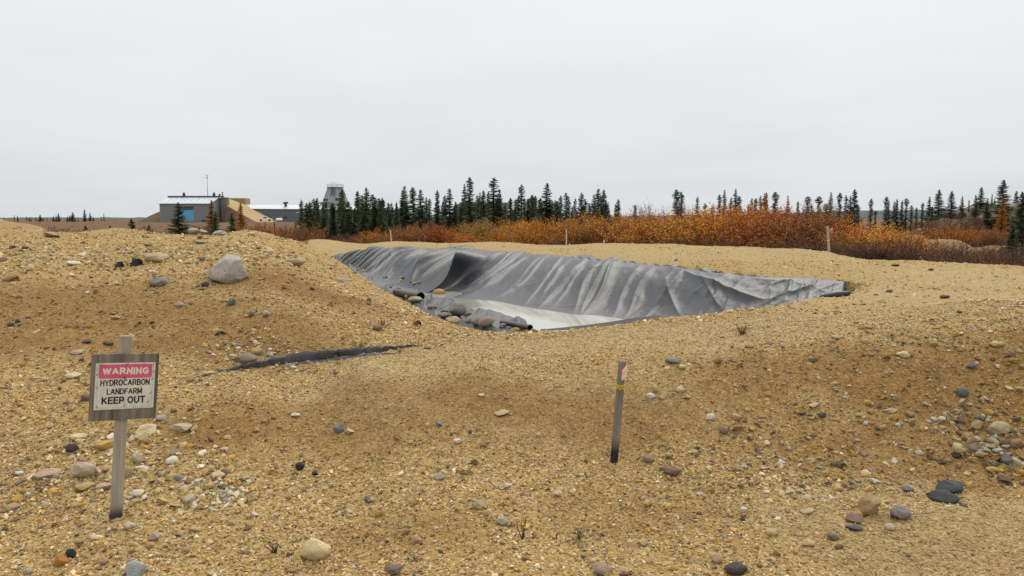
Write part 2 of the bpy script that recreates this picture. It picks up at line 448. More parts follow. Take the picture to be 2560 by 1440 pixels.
tun = G.ramp(tn, [(.3, (.085, .042, .022)), (.45, (.16, .075, .035)), (.6, (.20, .115, .05)), (.75, (.25, .175, .08))])
tun = G.mix(G.rng(tn2, .35, .7, 0, .6), tun, (.06, .045, .022))
rub = G.ramp(G.noise(oc, 1.1, 6, .7), [(.36, (.055, .035, .022)), (.5, (.10, .07, .042)), (.62, (.25, .20, .14)), (.7, (.38, .33, .25))])
cc = G.mix(zs.outputs[0], soil, tun)
cc = G.mix(zs.outputs[2], cc, rub)
G.color(cc)
hh = G.math('ADD', G.math('MULTIPLY', vo.outputs['Distance'], -1.2), G.math('MULTIPLY', n3, .8))
G.bump(hh, .9, .012)
ground = link('ground', me, G.m); tag(ground, 'tan sandy gravel ground with berms running out to brown tundra', kind='structure')

# ------------------------------------------------------------------ pit liner
def ridge_profile(t, drop=.22):
    return np.where(t < 1 - drop, sstep(0, 1 - drop, t), 1 - sstep(1 - drop, 1, t))
def ridged(x, y, s, p=2.0):
    return (1 - np.abs(2 * vn(x, y, s) - 1)) ** p
FOLDS = []
_r = random.Random(21)
def shear(q): return 1.9 * (1 - sstep(4.5, 8.0, q)) + .15
for k in range(64):       # hanging folds: q at crest, v range, height, wide side, steep side
    q0 = .4 + 15.4 * k / 64 + _r.uniform(-.12, .12)
    v0 = _r.choice([0, 0, 0, _r.uniform(.05, .4)]); v1 = _r.choice([1.0, 1.0, _r.uniform(.5, .95)])
    left = q0 < 7
    hgt = _r.uniform(.03, .20) * (1.2 if left else (.8 if q0 < 10 else .5))
    if q0 > 9: v0, v1 = _r.choice([0, 0, .2]), 1.0
    if q0 > 9.6 and _r.random() < .6: continue
    FOLDS.append((q0, v0, v1, hgt, _r.uniform(.14, .34), _r.uniform(.045, .09), _r.uniform(-.3, .3), _r.uniform(0, 6.28)))
for k in range(46):       # fine creases
    q0 = _r.uniform(.3, 15.8); v0 = _r.uniform(-.1, .6)
    FOLDS.append((q0, v0, v0 + _r.uniform(.2, .5), _r.uniform(.008, .025), _r.uniform(.08, .16), _r.uniform(.03, .06), _r.uniform(-.5, .5), _r.uniform(0, 6.28)))
# creases that cross the hang: (q0, v0, q1, v1, height, width)
CROSS = [(10.7, .06, 13.6, .62, .14, .16), (11.6, .15, 12.6, .75, .08, .10), (12.4, .08, 14.6, .42, .08, .12), (11.0, .35, 11.9, .92, .09, .09), (13.2, .70, 14.9, .30, .10, .1),
         (7.3, .92, 9.6, .80, .10, .14), (8.8, .35, 10.1, .15, .05, .09), (12.9, .9, 14.2, .6, .08, .1), (6.9, .75, 7.9, .55, .06, .1), (14.4, .55, 15.6, .25, .08, .09)]
for k in range(12):
    a = _r.uniform(9.8, 15.0); b = _r.uniform(.1, .9); t = _r.uniform(-1.2, 1.2); l_ = _r.uniform(.3, .9)
    CROSS.append((a, b, a + l_ * math.cos(t), b + .35 * l_ * math.sin(t), _r.uniform(.015, .045), _r.uniform(.05, .10)))
def liner_folds(u, v):
    q = u * 16.0
    qw = q + .10 * fbm(q * .7, v * 1.2, 3, 2)
    win = np.clip(.10 + v * 3, 0, 1) * (1 - .9 * sstep(.55, 1, v)) * sstep(0, .03, u) * (1 - .6 * sstep(.955, 1, u))
    f = np.zeros(np.shape(q)); sh = shear(q)
    for q0, v0, v1, hgt, wl, wr, bend, ph in FOLDS:
        d = qw + sh * v - (q0 + bend * v * v + .05 * np.sin(v * 7 + ph)) - .15 * sh * 0
        along = sstep(v0 - .08, v0 + .05, v) * (1 - sstep(v1 - .15, v1 + .05, v))
        wid = np.where(d < 0, wl, wr) * (.7 + .6 * v)
        f = f + along * hgt * np.exp(-(np.abs(d) / wid) ** .95)
    for a, b, c, e_, hgt, wd in CROSS:
        ax, ay = a, b * 3.2; bx, by = c, e_ * 3.2; px_, py_ = qw, v * 3.2
        L2 = (bx - ax) ** 2 + (by - ay) ** 2; t = np.clip(((px_ - ax) * (bx - ax) + (py_ - ay) * (by - ay)) / L2, 0, 1)
        dd = np.hypot(px_ - ax - t * (bx - ax), py_ - ay - t * (by - ay)); sd = np.sign((px_ - ax) * (by - ay) - (py_ - ay) * (bx - ax))
        f = f + .8 * hgt * np.sin(np.pi * np.clip(t, .06, .94)) ** .7 * np.exp(-(dd / wd * .9) ** 1.0)
    if f.ndim == 2 and f.shape[0] > 200:      # keep the folds centred on the wall plane
        k_ = 45; pad = np.pad(f, ((k_, k_), (0, 0)), mode='edge'); cs = np.cumsum(pad, 0); f[:] = f - .75 * (cs[2 * k_:] - np.concatenate([np.zeros((1, f.shape[1])), cs[:-2 * k_ - 1]])[:f.shape[0]]) / (2 * k_ + 1)
    # the deep fold whose open side falls away black
    lip = 5.75 - 1.55 * np.clip(v, 0, 1) ** 1.5 + .10 * np.sin(v * 9)
    d = q - lip
    amp = sstep(.10, .60, v) * (1 - .25 * sstep(.9, 1, v))
    up_ = np.where(d < 0, sstep(-2.3, 0, d), 0)
    fall = np.where(d >= 0, 1 - sstep(0, .30 + .15 * v, d), up_)
    f = f * (1 - .8 * sstep(.0, .2, d) * (1 - sstep(.6, 1.1, d)) * amp)
    f = f + .62 * amp * fall
    f = f - .36 * amp * sstep(.2, .5, d) * (1 - sstep(.8, 1.6, d))
    lip2 = 4.2 - 2.2 * np.clip(v, 0, 1) ** 1.6; d = q - lip2
    f = f + .15 * sstep(.02, .3, v) * np.where(d < 0, sstep(-1.5, 0, d), 1 - sstep(0, .55, d))
    f = f + .02 * fbm(q * 2.5, v * 5.0, 16, 3) + .006 * fbm(q * 9 + v * 3, v * 14 - q, 18, 3)
    return f * win
NU, NV = 1000, 170
uu, vv = np.meshgrid(np.linspace(0, 1, NU), np.linspace(0, 1, NV), indexing='ij')
# ragged upper edge: v starts a little above or below the crest
edge = -.05 + .0 * uu
vv2 = edge + (1 - edge) * vv
P = liner_base(uu, np.clip(vv2, 0, 1))
T = catmull(LT, uu); B = catmull(LB, uu)
neg = vv2 < 0
up = (T - B); up[..., 2] = 0
P = np.where(neg[..., None], T + up * (-vv2)[..., None], P)
dU = np.gradient(P, axis=0); dV = np.gradient(P, axis=1)
nr = np.cross(dV, dU); nr /= np.linalg.norm(nr, axis=-1, keepdims=True) + 1e-9
nr = np.where(nr[..., 2:3] < 0, -nr, nr)
fo = liner_folds(uu, np.clip(vv2, 0, 1))
P = P + nr * fo[..., None]
# the lip of the deep fold leans out over its own hollow
vc = np.clip(vv2, 0, 1); dl = uu * 16 - (5.75 - 1.55 * vc ** 1.5 + .10 * np.sin(vc * 9))
tg = dU / (np.linalg.norm(dU, axis=-1, keepdims=True) + 1e-9)
lean = sstep(.07, .5, vc) * np.where(dl < 0, sstep(-2.6, 0, dl), 1 - sstep(0, .50, dl))
P = P + tg * (1.25 * lean)[..., None]
LINER_PTS = P.reshape(-1, 3)
hzr = H(P[..., 0].ravel(), P[..., 1].ravel(), False).reshape(P.shape[:2])
tuck = sstep(-.03, .11, vv2) * (1 - sstep(.965, 1, uu)) * sstep(0, .015, uu)          # the upper hem dives under the gravel
P[..., 2] = P[..., 2] * tuck + (np.minimum(hzr, T[..., 2] + .05) - .05 + .06 * ridged(uu * 30, vv2 * 2, 79, 1.5)) * (1 - tuck)
LM = Mat('black_geomembrane', .42, .31)
oc = LM.coord('Object')
du = LM.noise(oc, 1.6, 5, .6); du2 = LM.noise(oc, 14, 4, .6)
lc = LM.mix(LM.rng(du, .42, .75, 0, .5), (.026, .028, .032), (.046, .046, .048))
lc = LM.mix(LM.rng(du2, .55, .8, 0, .18), lc, (.068, .066, .062))
LM.color(lc)
LM.l(LM.rng(du2, .3, .75, .33, .43), LM.b.inputs['Roughness'])
LM.bump(LM.math('ADD', LM.noise(oc, 9, 5, .6), LM.math('MULTIPLY', LM.noise(oc, 60, 3, .6), .2)), .14, .03)
liner = empty('pit_liner', tuple(PY(1300, 790, 17.5)))
tag(liner, 'wrinkled black plastic liner draped down the far wall of the pit', 'liner')
def child_world(name, V, F, mat, parent, smooth=True):
    me = mesh_np(name, np.asarray(V) - np.array(parent.location), F, smooth)
    return link(name, me, mat, parent)
ws = child_world('wall_sheet', P.reshape(-1, 3), grid_faces(NU, NV), LM.m, liner)
sm = ws.modifiers.new('sheet', 'SOLIDIFY'); sm.thickness = .006; sm.offset = 0
# apron on the heap side
NU, NV = 260, 70
uu, vv = np.meshgrid(np.linspace(0, 1, NU), np.linspace(-.04, 1, NV), indexing='ij')
P = apron_base(uu, vv)
q = uu * 7
f = .10 * ridged(q * 2.2 + vv * 1.5, vv * 1.3, 101, 2) + .05 * ridged(q * 5, vv * 3, 103, 2) + .05 * fbm(q * 2, vv * 3, 105, 3)
P[..., 2] += f * sstep(0, .12, vv) * (1 - .5 * sstep(.85, 1, vv)) + .02 - .16 * (1 - sstep(-.04, .06, vv)) - .35 * sstep(.93, 1, uu)
APRON_PTS = P.reshape(-1, 3).copy()
AP = child_world('apron_sheet', P.reshape(-1, 3), grid_faces(NU, NV), LM.m, liner)
# flap lying over the near lip
FL = [((1350, 828, 8.55), (1352, 823, 9.9)), ((1420, 825, 8.7), (1420, 817, 10.4)), ((1490, 823, 8.8), (1500, 808, 10.8)), ((1560, 819, 8.9), (1565, 798, 11.3)), ((1610, 807, 9.1), (1610, 792, 11.5)), ((1650, 796, 9.3), (1650, 788, 11.5))]
FO = np.array([PY(*a) for a, b in FL]); FI = np.array([PY(*b) for a, b in FL])
NU, NV = 90, 24
uu, vv = np.meshgrid(np.linspace(0, 1, NU), np.linspace(0, 1, NV), indexing='ij')
P = catmull(FO, uu) * (1 - vv[..., None]) + catmull(FI, uu) * vv[..., None]
hzr = H(P[..., 0].ravel(), P[..., 1].ravel(), False).reshape(P.shape[:2])
P[..., 2] = np.maximum(P[..., 2] + .004 * fbm(uu * 12, vv * 2, 111, 2), hzr + .015)
lipm = Mat('matte_brown_liner', .8, .12); lipm.color(lipm.mix(lipm.noise(lipm.coord(), 6, 4, .6), (.040, .034, .030), (.085, .070, .058)))  # flap sheet: browner and more matte than the wall sheet
child_world('lip_flap', P.reshape(-1, 3), grid_faces(NU, NV), lipm.m, liner)

# ------------------------------------------------------------------ water
WM = Mat('silty_water', .03, .5)
oc = WM.coord('Object')
WM.color(WM.mix(WM.rng(WM.noise(oc, .9, 4, .5), .35, .65, 0, 1), (.38, .375, .315), (.46, .45, .38)))
WM.bump(WM.noise(vscale(WM, oc, (1, .6, 1)), 16, 3, .5), .07, .012)
def water(name, poly, zz, label):
    c = np.mean(poly, 0)
    me = bpy.data.meshes.new(name); me.from_pydata([(x - c[0], y - c[1], 0) for x, y in poly], [], [tuple(range(len(poly)))]); me.update()
    o = link(name, me, WM.m, None, (c[0], c[1], zz)); return tag(o, label, kind='structure')
water('water', [(.1, 11.8), (3.0, 13.2), (3.6, 15.2), (3.2, 18.5), (1.2, 21.5), (-.8, 23.5), (-2.6, 23.2), (-1.9, 17), (-.6, 13.6)], WATER_Z, 'pale silty rainwater standing on the pit floor')
water('puddle_water', [(-5.3, 24.4), (-4.6, 23.7), (-3.9, 24.0), (-3.8, 24.9), (-4.3, 26.2), (-5.2, 26.0)], -.345, 'brown puddle behind the gravel heap at the far end of the pit')

# ------------------------------------------------------------------ far ridge
FM = Mat('far_woodland', .95, .1)
oc = FM.coord('Object')
FM.color(FM.ramp(FM.noise(oc, .02, 5, .7), [(.3, (.055, .075, .085)), (.7, (.10, .125, .13))]))
aa = np.linspace(R(-50), R(50), 260)
pxs = 1280 + 2000 * np.tan(aa)
top = np.interp(pxs, [-1200, 0, 400, 1400, 1900, 2150, 2500, 3600], [4, 5, 5, 7, 14, 22, 24, 20]) + 2.0 * fbm(aa * 60, aa * 0, 5, 4)
rows = []
for r_, k in ((1850, 0), (1950, .75), (2100, 1.0), (2400, .8), (2700, 0)):
    rows.append(np.stack([r_ * np.sin(aa), r_ * np.cos(aa), .5 + top * k], -1))
fh = link('hills', mesh_np('hills', np.stack(rows, 1).reshape(-1, 3), grid_faces(len(aa), 5)), FM.m)
tag(fh, 'low blue grey wooded ridge along the horizon', kind='structure')

# ------------------------------------------------------------------ spruces
def leafmat(name, stops, rough=.8):
    M = Mat(name, rough, .15)
    oi = M.n('ShaderNodeObjectInfo')
    ge = M.n('ShaderNodeNewGeometry')
    nz = M.noise(M.coord('Object'), 30, 2, .5)
    v = M.math('ADD', M.math('MULTIPLY', ge.outputs['Random Per Island'], .6), M.math('MULTIPLY', oi.outputs['Random'], .4))
    M.color(M.ramp(v, stops)); return M
NEEDLE = leafmat('spruce_needles', [(.1, (.034, .049, .027)), (.5, (.068, .088, .045)), (.95, (.115, .132, .070))]).m  # greens lightened so the colour itself carries some distance haze
GOLD = leafmat('tamarack_needles', [(.1, (.22, .085, .018)), (.5, (.36, .15, .026)), (.95, (.48, .24, .045))]).m
BK = Mat('spruce_bark', .9, .1); BK.color((.09, .068, .052)); BARK = BK.m

def make_crown(seed, slim=1.0, sparse=0.0, low=.04, tuft=0.0):
    r = np.random.default_rng(seed); V = []; F = []
    nw = 54
    for i in range(nw):
        h = low + (1 - low - .015) * (i / (nw - 1)) ** .92
        prof = (1 - h) ** .78 * .125 * slim + .007
        if h > .72 and tuft: prof = max(prof, tuft * (.03 * math.sin((h - .72) / .28 * math.pi)) + .006)
        prof *= .75 + .5 * vn(np.array(h * 9), np.array(seed * 1.0), 3)
        for b in range(r.integers(5, 9)):
            if r.random() < sparse: continue
            az = r.uniform(0, 6.283); Lb = prof * r.uniform(.55, 1.15)
            ca, sa = math.cos(az), math.sin(az)
            droop = r.uniform(.15, .6) * (1 - h) + .02
            h0 = h + r.uniform(-.008, .008)
            def pt(t): return np.array([ca * Lb * t, sa * Lb * t, h0 - droop * Lb * t + .25 * Lb * t * t])
            m = 4
            for j in range(1, m + 1):
                t = j / m; p = pt(t); p0 = pt(t - .95 / m)
                wl = Lb * .30 * (1.15 - .7 * t) + .004
                for sd in (-1, 1):
                    tip = p + np.array([-sa * sd, ca * sd, 0]) * wl + np.array([ca, sa, 0]) * wl * .5 + np.array([0, 0, -wl * r.uniform(.25, .9)])
                    o = len(V); V += [p0, p + (0, 0, .003), tip]; F.append((o, o + 1, o + 2))
                o = len(V); V += [p0 + (0, 0, .006), p, p0 + np.array([-sa, ca, 0]) * .004 - (0, 0, .010)]; F.append((o, o + 1, o + 2))
    # leader
    o = len(V); V += [np.array([.004, 0, .95]), np.array([-.004, .003, .95]), np.array([0, 0, 1.0])]; F.append((o, o + 1, o + 2))
    return mesh_np('crown', np.array(V), np.array(F), False)
def make_trunk(seed):
    r = random.Random(seed); m = MB()
    m.tube([(0, 0, -.02), (r.uniform(-.004, .004), r.uniform(-.004, .004), .45), (0, 0, .97)], [.013, .008, .0015], 6)
    return m.mesh('trunk', True)
PROTO = []
for i, (sl_, sp_, lo, tf) in enumerate([(1.0, .05, .03, 0), (.75, .1, .05, 1.0), (1.25, .08, .02, 0), (.6, .12, .06, 1.4), (.9, .3, .08, .6), (.5, .25, .1, 1.6), (1.5, .06, .02, 0), (.85, .05, .03, .9)]):
    c = make_crown(100 + i, sl_, sp_, lo, tf); t = make_trunk(i); t.materials.append(BARK)
    PROTO.append((c, t))
CG = {}
def spruce(name, pos, h, wid, kind, label, cat, group, gold=False):
    c, t = PROTO[kind]
    e_ = empty(name, tuple(pos), random.uniform(0, 6.28)); e_.scale = (h * wid, h * wid, h)
    tag(e_, label, cat, group)
    if gold:
        if ('g', kind) not in CG:
            CG[('g', kind)] = c.copy(); CG[('g', kind)].materials.clear(); CG[('g', kind)].materials.append(GOLD)
        c = CG[('g', kind)]
    elif len(c.materials) == 0: c.materials.append(NEEDLE)
    o1 = bpy.data.objects.new('crown', c); o1.parent = e_; col.objects.link(o1)
    o2 = bpy.data.objects.new('trunk', t); o2.parent = e_; col.objects.link(o2)
    return e_
ORD = 'first second third fourth fifth sixth seventh eighth ninth tenth eleventh twelfth thirteenth fourteenth fifteenth sixteenth seventeenth eighteenth nineteenth twentieth'.split()
ORD += ['twenty-' + o for o in ORD[:9]] + ['thirtieth'] + ['thirty-' + o for o in ORD[:9]] + ['fortieth'] + ['forty-' + o for o in ORD[:9]]
def c3(zx, zy): return 740 + zx / 4, 400 + zy / 4
def c4(zx, zy): return 1300 + zx / 3.657, 420 + zy / 3.657
def c5(zx, zy): return 1900 + zx / 3.879, 420 + zy / 3.879
T3 = [c3(*a) for a in [(65, 390), (148, 410), (235, 500), (305, 420), (362, 430), (470, 290), (540, 500), (625, 310), (672, 350), (715, 275), (775, 340), (800, 375), (835, 380), (895, 480), (940, 470), (1010, 420), (1070, 300), (1093, 260), (1173, 270), (1255, 295), (1308, 370), (1340, 380), (1417, 300), (1492, 345), (1535, 285), (1590, 460), (1640, 470), (1688, 235), (1740, 165), (1815, 350), (1840, 320), (1875, 300), (1925, 310), (1980, 170), (2032, 290), (2090, 440), (2145, 375), (2195, 390), (2225, 350), (2255, 240), (2330, 380), (2362, 345), (2392, 355), (2440, 380), (2505, 230)]]
T4 = [c4(*a) for a in [(70, 280), (112, 245), (138, 250), (185, 270), (320, 290), (370, 250), (418, 220), (445, 260), (502, 275), (558, 220), (592, 280), (630, 320), (672, 240), (713, 190), (760, 195), (800, 310), (870, 330), (893, 285), (1047, 330), (1423, 195), (1465, 215), (1613, 260), (1683, 320), (1752, 350), (1813, 240), (1857, 195), (1918, 265), (1958, 185), (1992, 255), (2080, 330), (2142, 275), (2222, 230), (2320, 215), (2527, 300)]]
T5 = [c5(*a) for a in [(448, 270), (483, 340), (555, 270), (625, 340), (670, 230), (755, 235), (815, 260), (857, 265), (897, 205), (935, 360), (1058, 295), (1105, 410), (1205, 275), (1230, 320), (1283, 320), (1308, 300), (1358, 315), (1400, 290), (1450, 360), (1500, 380)]]
T5H = [c5(*a) for a in [(1558, 335), (1620, 275), (1650, 370), (1710, 205), (1833, 220), (1937, 270), (2003, 310), (2068, 260), (2117, 180), (2180, 290), (2222, 250), (2250, 290), (2325, 110), (2455, 220), (2540, 230)]]
TL = [(zx / 4, 500 + zy / 4) for zx, zy in [(15, 160), (60, 170), (163, 150), (195, 155), (283, 165), (310, 170), (328, 165), (375, 165), (420, 145), (455, 175), (487, 170), (552, 160), (578, 150), (602, 130), (690, 158), (712, 150), (745, 120), (800, 180), (863, 90), (918, 125), (950, 160), (1028, 165), (1055, 135), (1168, 195)]]
def size_word(k): return 'tall' if k > .66 else ('medium' if k > .33 else 'short')
rows_ = []   # (region phrase, list of (px, py, Y, kindset), group, gold)
def region(px):
    if px < 830: return 'before the gallery left of the tower'
    if px < 905: return 'in front of the grey gallery and tower'
    if px < 1010: return 'behind the torn left end of the liner'
    if px < 1140: return 'behind the shadowed left part of the liner'
    if px < 1235: return 'behind the middle of the liner'
    if px < 1330: return 'just left of the tall pair past mid liner'
    if px < 1430: return 'right of the grey block past mid liner'
    if px < 1545: return 'at the right end of the dense row'
    if px < 1800: return 'standing alone above the orange shrubs'
    if px < 2010: return 'rising out of the orange shrubs'
    return 'in the thin row beyond the flagged stake'
items = []
for px, py in T3: items.append((px, py, random.uniform(72, 84) if px < 960 else random.uniform(80, 96)))
for px, py in T4: items.append((px, py, random.uniform(82, 98) if px < 1545 else random.uniform(100, 125)))
for px, py in T5: items.append((px, py, random.uniform(100, 130)))
# a few shorter ones filling the foot of the dense row
for i in range(120):
    px = random.uniform(755, 1525); items.append((px, random.uniform(494, 545), random.uniform(68, 76) if px < 960 else random.uniform(84, 100)))
items.sort()
cnt = {}
for px, py, Y in items:
    X = (px - 1280) / 2000 * Y
    gz = float(H(np.array([X]), np.array([Y]), False)[0])
    topz = PY(px, py, Y)[2]
    h = topz - gz
    rg = region(px); cnt[rg] = cnt.get(rg, 0) + 1
    sz = size_word((560 - py) / 105)
    kd = random.choice([0, 1, 1, 2, 3, 7, 4, 7]) if px < 1545 else random.choice([1, 3, 4, 5, 7, 3])
    wd = random.uniform(1.3, 2.1) * (1.15 if py < 470 else 1.0)
    spruce('spruce_tree', (X, Y, gz), h, wd, kd, '%s dark spruce, %s from the left %s' % (sz, ORD[cnt[rg] - 1], rg), 'tree', 'spruces beyond the pit')
for i, (px, py) in enumerate(T5H):
    Y = random.uniform(72, 80); X = (px - 1280) / 2000 * Y
    gz = float(H(np.array([X]), np.array([Y]), False)[0]); h = max(PY(px, py, Y)[2] - gz, .8)
    spruce('spruce_tree', (X, Y, gz - .1), h + .1, 2.0 if py < 480 else 1.5, 2 if py < 480 else random.choice([0, 3, 1]), '%s spruce, %s from the left on the stony hill' % (size_word((560 - py) / 105), ORD[i]), 'tree', 'spruces on the stony hill')
for i, (px, py) in enumerate(TL):
    Y = random.uniform(300, 380); X = (px - 1280) / 2000 * Y
    gz = float(H(np.array([X]), np.array([Y]), False)[0]); h = PY(px, py, Y)[2] - gz
    spruce('spruce_tree', (X, Y, gz), h, random.uniform(1.4, 2.2), random.choice([0, 1, 3, 7, 6]), 'small far spruce, %s from the left on the horizon beside the hall' % ORD[i], 'tree', 'far spruces on the horizon')
NEARL = [(450, 505, 44, 6, 1.75, 'full spruce in front of the blue hall door', False), (541, 527, 46, 6, 1.25, 'dense dark spruce before the corner of the grey hall', False),
         (582, 531, 46, 2, 1.7, 'light green spruce before the concrete wing wall', False), (332, 546, 40, 6, 1.7, 'small spruce standing alone on the brown tundra', False),
         (217, 562, 38, 6, 1.4, 'low spruce bush left of the lone small spruce', False), (375, 561, 44, 6, 1.3, 'tiny spruce just left of the full spruce', False),
         (688, 552, 60, 1, 1.2, 'thin little spruce below the sand ramp', False), (278, 563, 40, 6, 1.2, 'tiny spruce left of the small lone spruce', False),
         (2548, 478, 45, 6, 1.3, 'dark bushy spruce at the right edge of view', False), (2600, 470, 47, 6, 1.4, 'dark bushy spruce just past the edge of view', False), (2528, 560, 42, 6, 1.5, 'low dark spruce at the foot of the stony hill', False),
         (532, 500, 95, 0, 2.0, 'orange tamarack against the grey hall', True), (604, 506, 90, 0, 1.8, 'orange tamarack in front of the sand ramp', True), (741, 545, 80, 4, 1.3, 'short orange tamarack left of the dense spruces', True),
         (1898, 488, 60, 2, 1.1, 'golden tamarack among spruces above the orange shrubs', True), (1912, 480, 62, 7, 1.2, 'taller golden tamarack above the orange shrubs', True), (1876, 495, 62, 3, 1.0, 'thin orange tamarack above the orange shrubs', True), (1966, 488, 62, 4, 1.2, 'sparse orange tamarack right of the golden pair', True), (2500, 492, 70, 6, 1.0, 'orange tamarack beside the tallest hill spruce', True)]
for px, py, Y, kd, wd, lab, gd in NEARL:
    X = (px - 1280) / 2000 * Y
    gz = float(H(np.array([X]), np.array([Y]), False)[0]); h = max(PY(px, py, Y)[2] - gz, .5)
    spruce('tamarack_tree' if gd else 'spruce_tree', (X, Y, gz), h, wd, kd, lab, 'tree', None, gd)

# ------------------------------------------------------------------ shrubs
def shrub_leafmat():
    M = Mat('shrub_leaves', .75, .15)
    oi = M.n('ShaderNodeObjectInfo'); ge = M.n('ShaderNodeNewGeometry')
    f = M.ramp(ge.outputs['Random Per Island'], [(0, (.72, .66, .62)), (.5, (1.0, .98, .95)), (1, (1.25, 1.32, 1.25))])
    M.color(M.mix(1.0, oi.outputs['Color'], f, 'MULTIPLY')); return M.m
SLEAF = shrub_leafmat()
TW = Mat('shrub_twigs', .9, .1)
TW.color(TW.mix(TW.n('ShaderNodeObjectInfo').outputs['Random'], (.075, .045, .034), (.14, .085, .06)))
def make_shrub(seed, leaves, stems, spread, upright):
    r = np.random.default_rng(seed); m = MB(); tips = []
    for i in range(stems):
        az = r.uniform(0, 6.283); sp = spread * math.sqrt(r.random()); hh = r.uniform(.6, 1.0) * (1 - .35 * (sp / spread) ** 2)
        b = np.array([math.cos(az), math.sin(az), 0]) * sp * .35; t = np.array([math.cos(az), math.sin(az), 0]) * sp + (0, 0, hh)
        mid = (b + t) * .5 + np.array([math.cos(az), math.sin(az), 0]) * .06 * (1 - upright) + r.normal(0, .03, 3)
        m.tube([b, mid, t], [.009, .006, .002], 3, False)
        for k in range(5):
            q = r.uniform(.3, 1); p = (b * (1 - q) ** 2 + 2 * mid * q * (1 - q) + t * q * q)
            e2 = p + np.array([r.normal(0, .10), r.normal(0, .10), r.uniform(.05, .22)])
            m.tube([p, e2], [.004, .001], 3, False); tips.append((p, e2))
        tips.append((mid, t))
    tw = m.mesh('stems', True); tw.materials.append(TW.m)
    V = []; F = []
    for i in range(leaves):
        a, b = tips[r.integers(len(tips))]
        p = a + (b - a) * r.uniform(.15, 1.05) + r.normal(0, .025, 3)
        s = r.uniform(.008, .017); d = r.normal(0, 1, 3); d /= np.linalg.norm(d); e2 = np.cross(d, r.normal(0, 1, 3)); e2 /= np.linalg.norm(e2)
        o = len(V); V += [p - d * s, p + e2 * s * .6, p + d * s, p - e2 * s * .6]; F.append((o, o + 1, o + 2, o + 3))
    lf = mesh_np('leaves', np.array(V), np.array(F), False); lf.materials.append(SLEAF)
    return tw, lf
SH = [make_shrub(300, 5200, 46, .55, .3), make_shrub(301, 4200, 40, .45, .6), make_shrub(302, 6000, 55, .7, .2), make_shrub(303, 1400, 60, .55, .7), make_shrub(304, 300, 60, .5, .9), make_shrub(305, 2600, 50, .8, .2)]
COLS = {'orange': (.62, .225, .031), 'golden': (.62, .285, .038), 'rust red': (.46, .15, .032), 'russet': (.33, .135, .042), 'olive gold': (.36, .225, .048), 'dull brown': (.165, .092, .048)}
shc = {}
def shrub(px, Y, h, wid, kind, cname, where, group):
    X = (px - 1280) / 2000 * Y
    gz = float(H(np.array([X]), np.array([Y]), False)[0])
    e_ = empty('shrub', (X, Y, gz - .03), random.uniform(0, 6.28)); e_.scale = (wid, wid, h)
    key = (cname, where); shc[key] = shc.get(key, 0) + 1
    tag(e_, '%s shrub, %s such from left %s' % (cname, ORD[shc[key] - 1], where), 'shrub', group)
    tw, lf = SH[kind]
    a = bpy.data.objects.new('stems', tw); a.parent = e_; col.objects.link(a)
    b = bpy.data.objects.new('leaves', lf); b.parent = e_; col.objects.link(b)
    c = COLS[cname]; j = random.uniform(.82, 1.18)
    b.color = (c[0] * j, c[1] * j * random.uniform(.9, 1.12), c[2] * j, 1)
    return e_
plan = []
def topY(px, py, Y):
    X = (px - 1280) / 2000 * Y
    gz = float(H(np.array([X]), np.array([Y]), False)[0]); return max(PY(px, py, Y)[2] - gz, .35)
def sweep(x0, x1, n_, ytop, Yr, cols_, kinds, where, group, wr=(1.1, 1.5)):
    xs = np.sort(np.linspace(x0, x1, n_) + np.array([random.uniform(-.5, .5) * (x1 - x0) / n_ for _ in range(n_)]))
    for px in xs:
        Y = random.uniform(*[np.interp(px, Yr[0], Yr[k]) for k in (1, 2)])
        h = topY(px, np.interp(px, *ytop) + random.uniform(-12, 22), Y)
        shrub(px, Y, h, max(h * random.uniform(*wr), .8), random.choice(kinds), random.choice(cols_), where, group)
sweep(770, 960, 9, ([770, 960], [592, 585]), ([770, 960], [46, 50], [58, 62]), ['dull brown', 'russet'], [3, 4], 'below the spruces left of the pit', 'shrubs round the pit')
sweep(905, 1300, 16, ([905, 1000, 1300], [575, 558, 552]), ([905, 1300], [50, 47], [60, 56]), ['rust red', 'orange', 'rust red', 'orange', 'russet'], [0, 1, 2], 'behind the left half of the liner', 'shrubs round the pit')
sweep(1180, 1460, 13, ([1180, 1300, 1460], [556, 540, 538]), ([1180, 1460], [46, 42], [54, 50]), ['orange', 'golden', 'golden', 'olive gold'], [0, 1, 2], 'behind the two thin stakes', 'shrubs round the pit')
sweep(1430, 1800, 17, ([1430, 1520, 1800], [538, 528, 524]), ([1430, 1800], [43, 38], [54, 48]), ['golden', 'orange', 'golden', 'orange', 'olive gold', 'russet'], [0, 1, 2, 2], 'in the tall golden thicket', 'shrubs round the pit')
sweep(1600, 1720, 4, ([1600, 1720], [505, 510]), ([1600, 1720], [50, 50], [54, 54]), ['russet', 'rust red'], [3], 'poking above the golden thicket', 'shrubs round the pit', (.7, .9))
sweep(1770, 2140, 18, ([1770, 2000, 2140], [520, 522, 540]), ([1770, 2140], [38, 30], [48, 40]), ['orange', 'russet', 'orange', 'golden', 'rust red'], [0, 1, 2, 2], 'in the thicket left of the flagged stake', 'shrubs round the pit')
sweep(1950, 2060, 5, ([1950, 2060], [495, 505]), ([1950, 2060], [44, 44], [50, 50]), ['orange', 'rust red'], [3], 'above the thicket left of the flagged stake', 'shrubs round the pit', (.6, .8))
sweep(2080, 2260, 9, ([2080, 2180, 2260], [548, 552, 578]), ([2080, 2260], [31, 27], [38, 34]), ['orange', 'golden', 'orange', 'russet'], [0, 1, 2], 'just right of the flagged stake', 'shrubs round the pit')
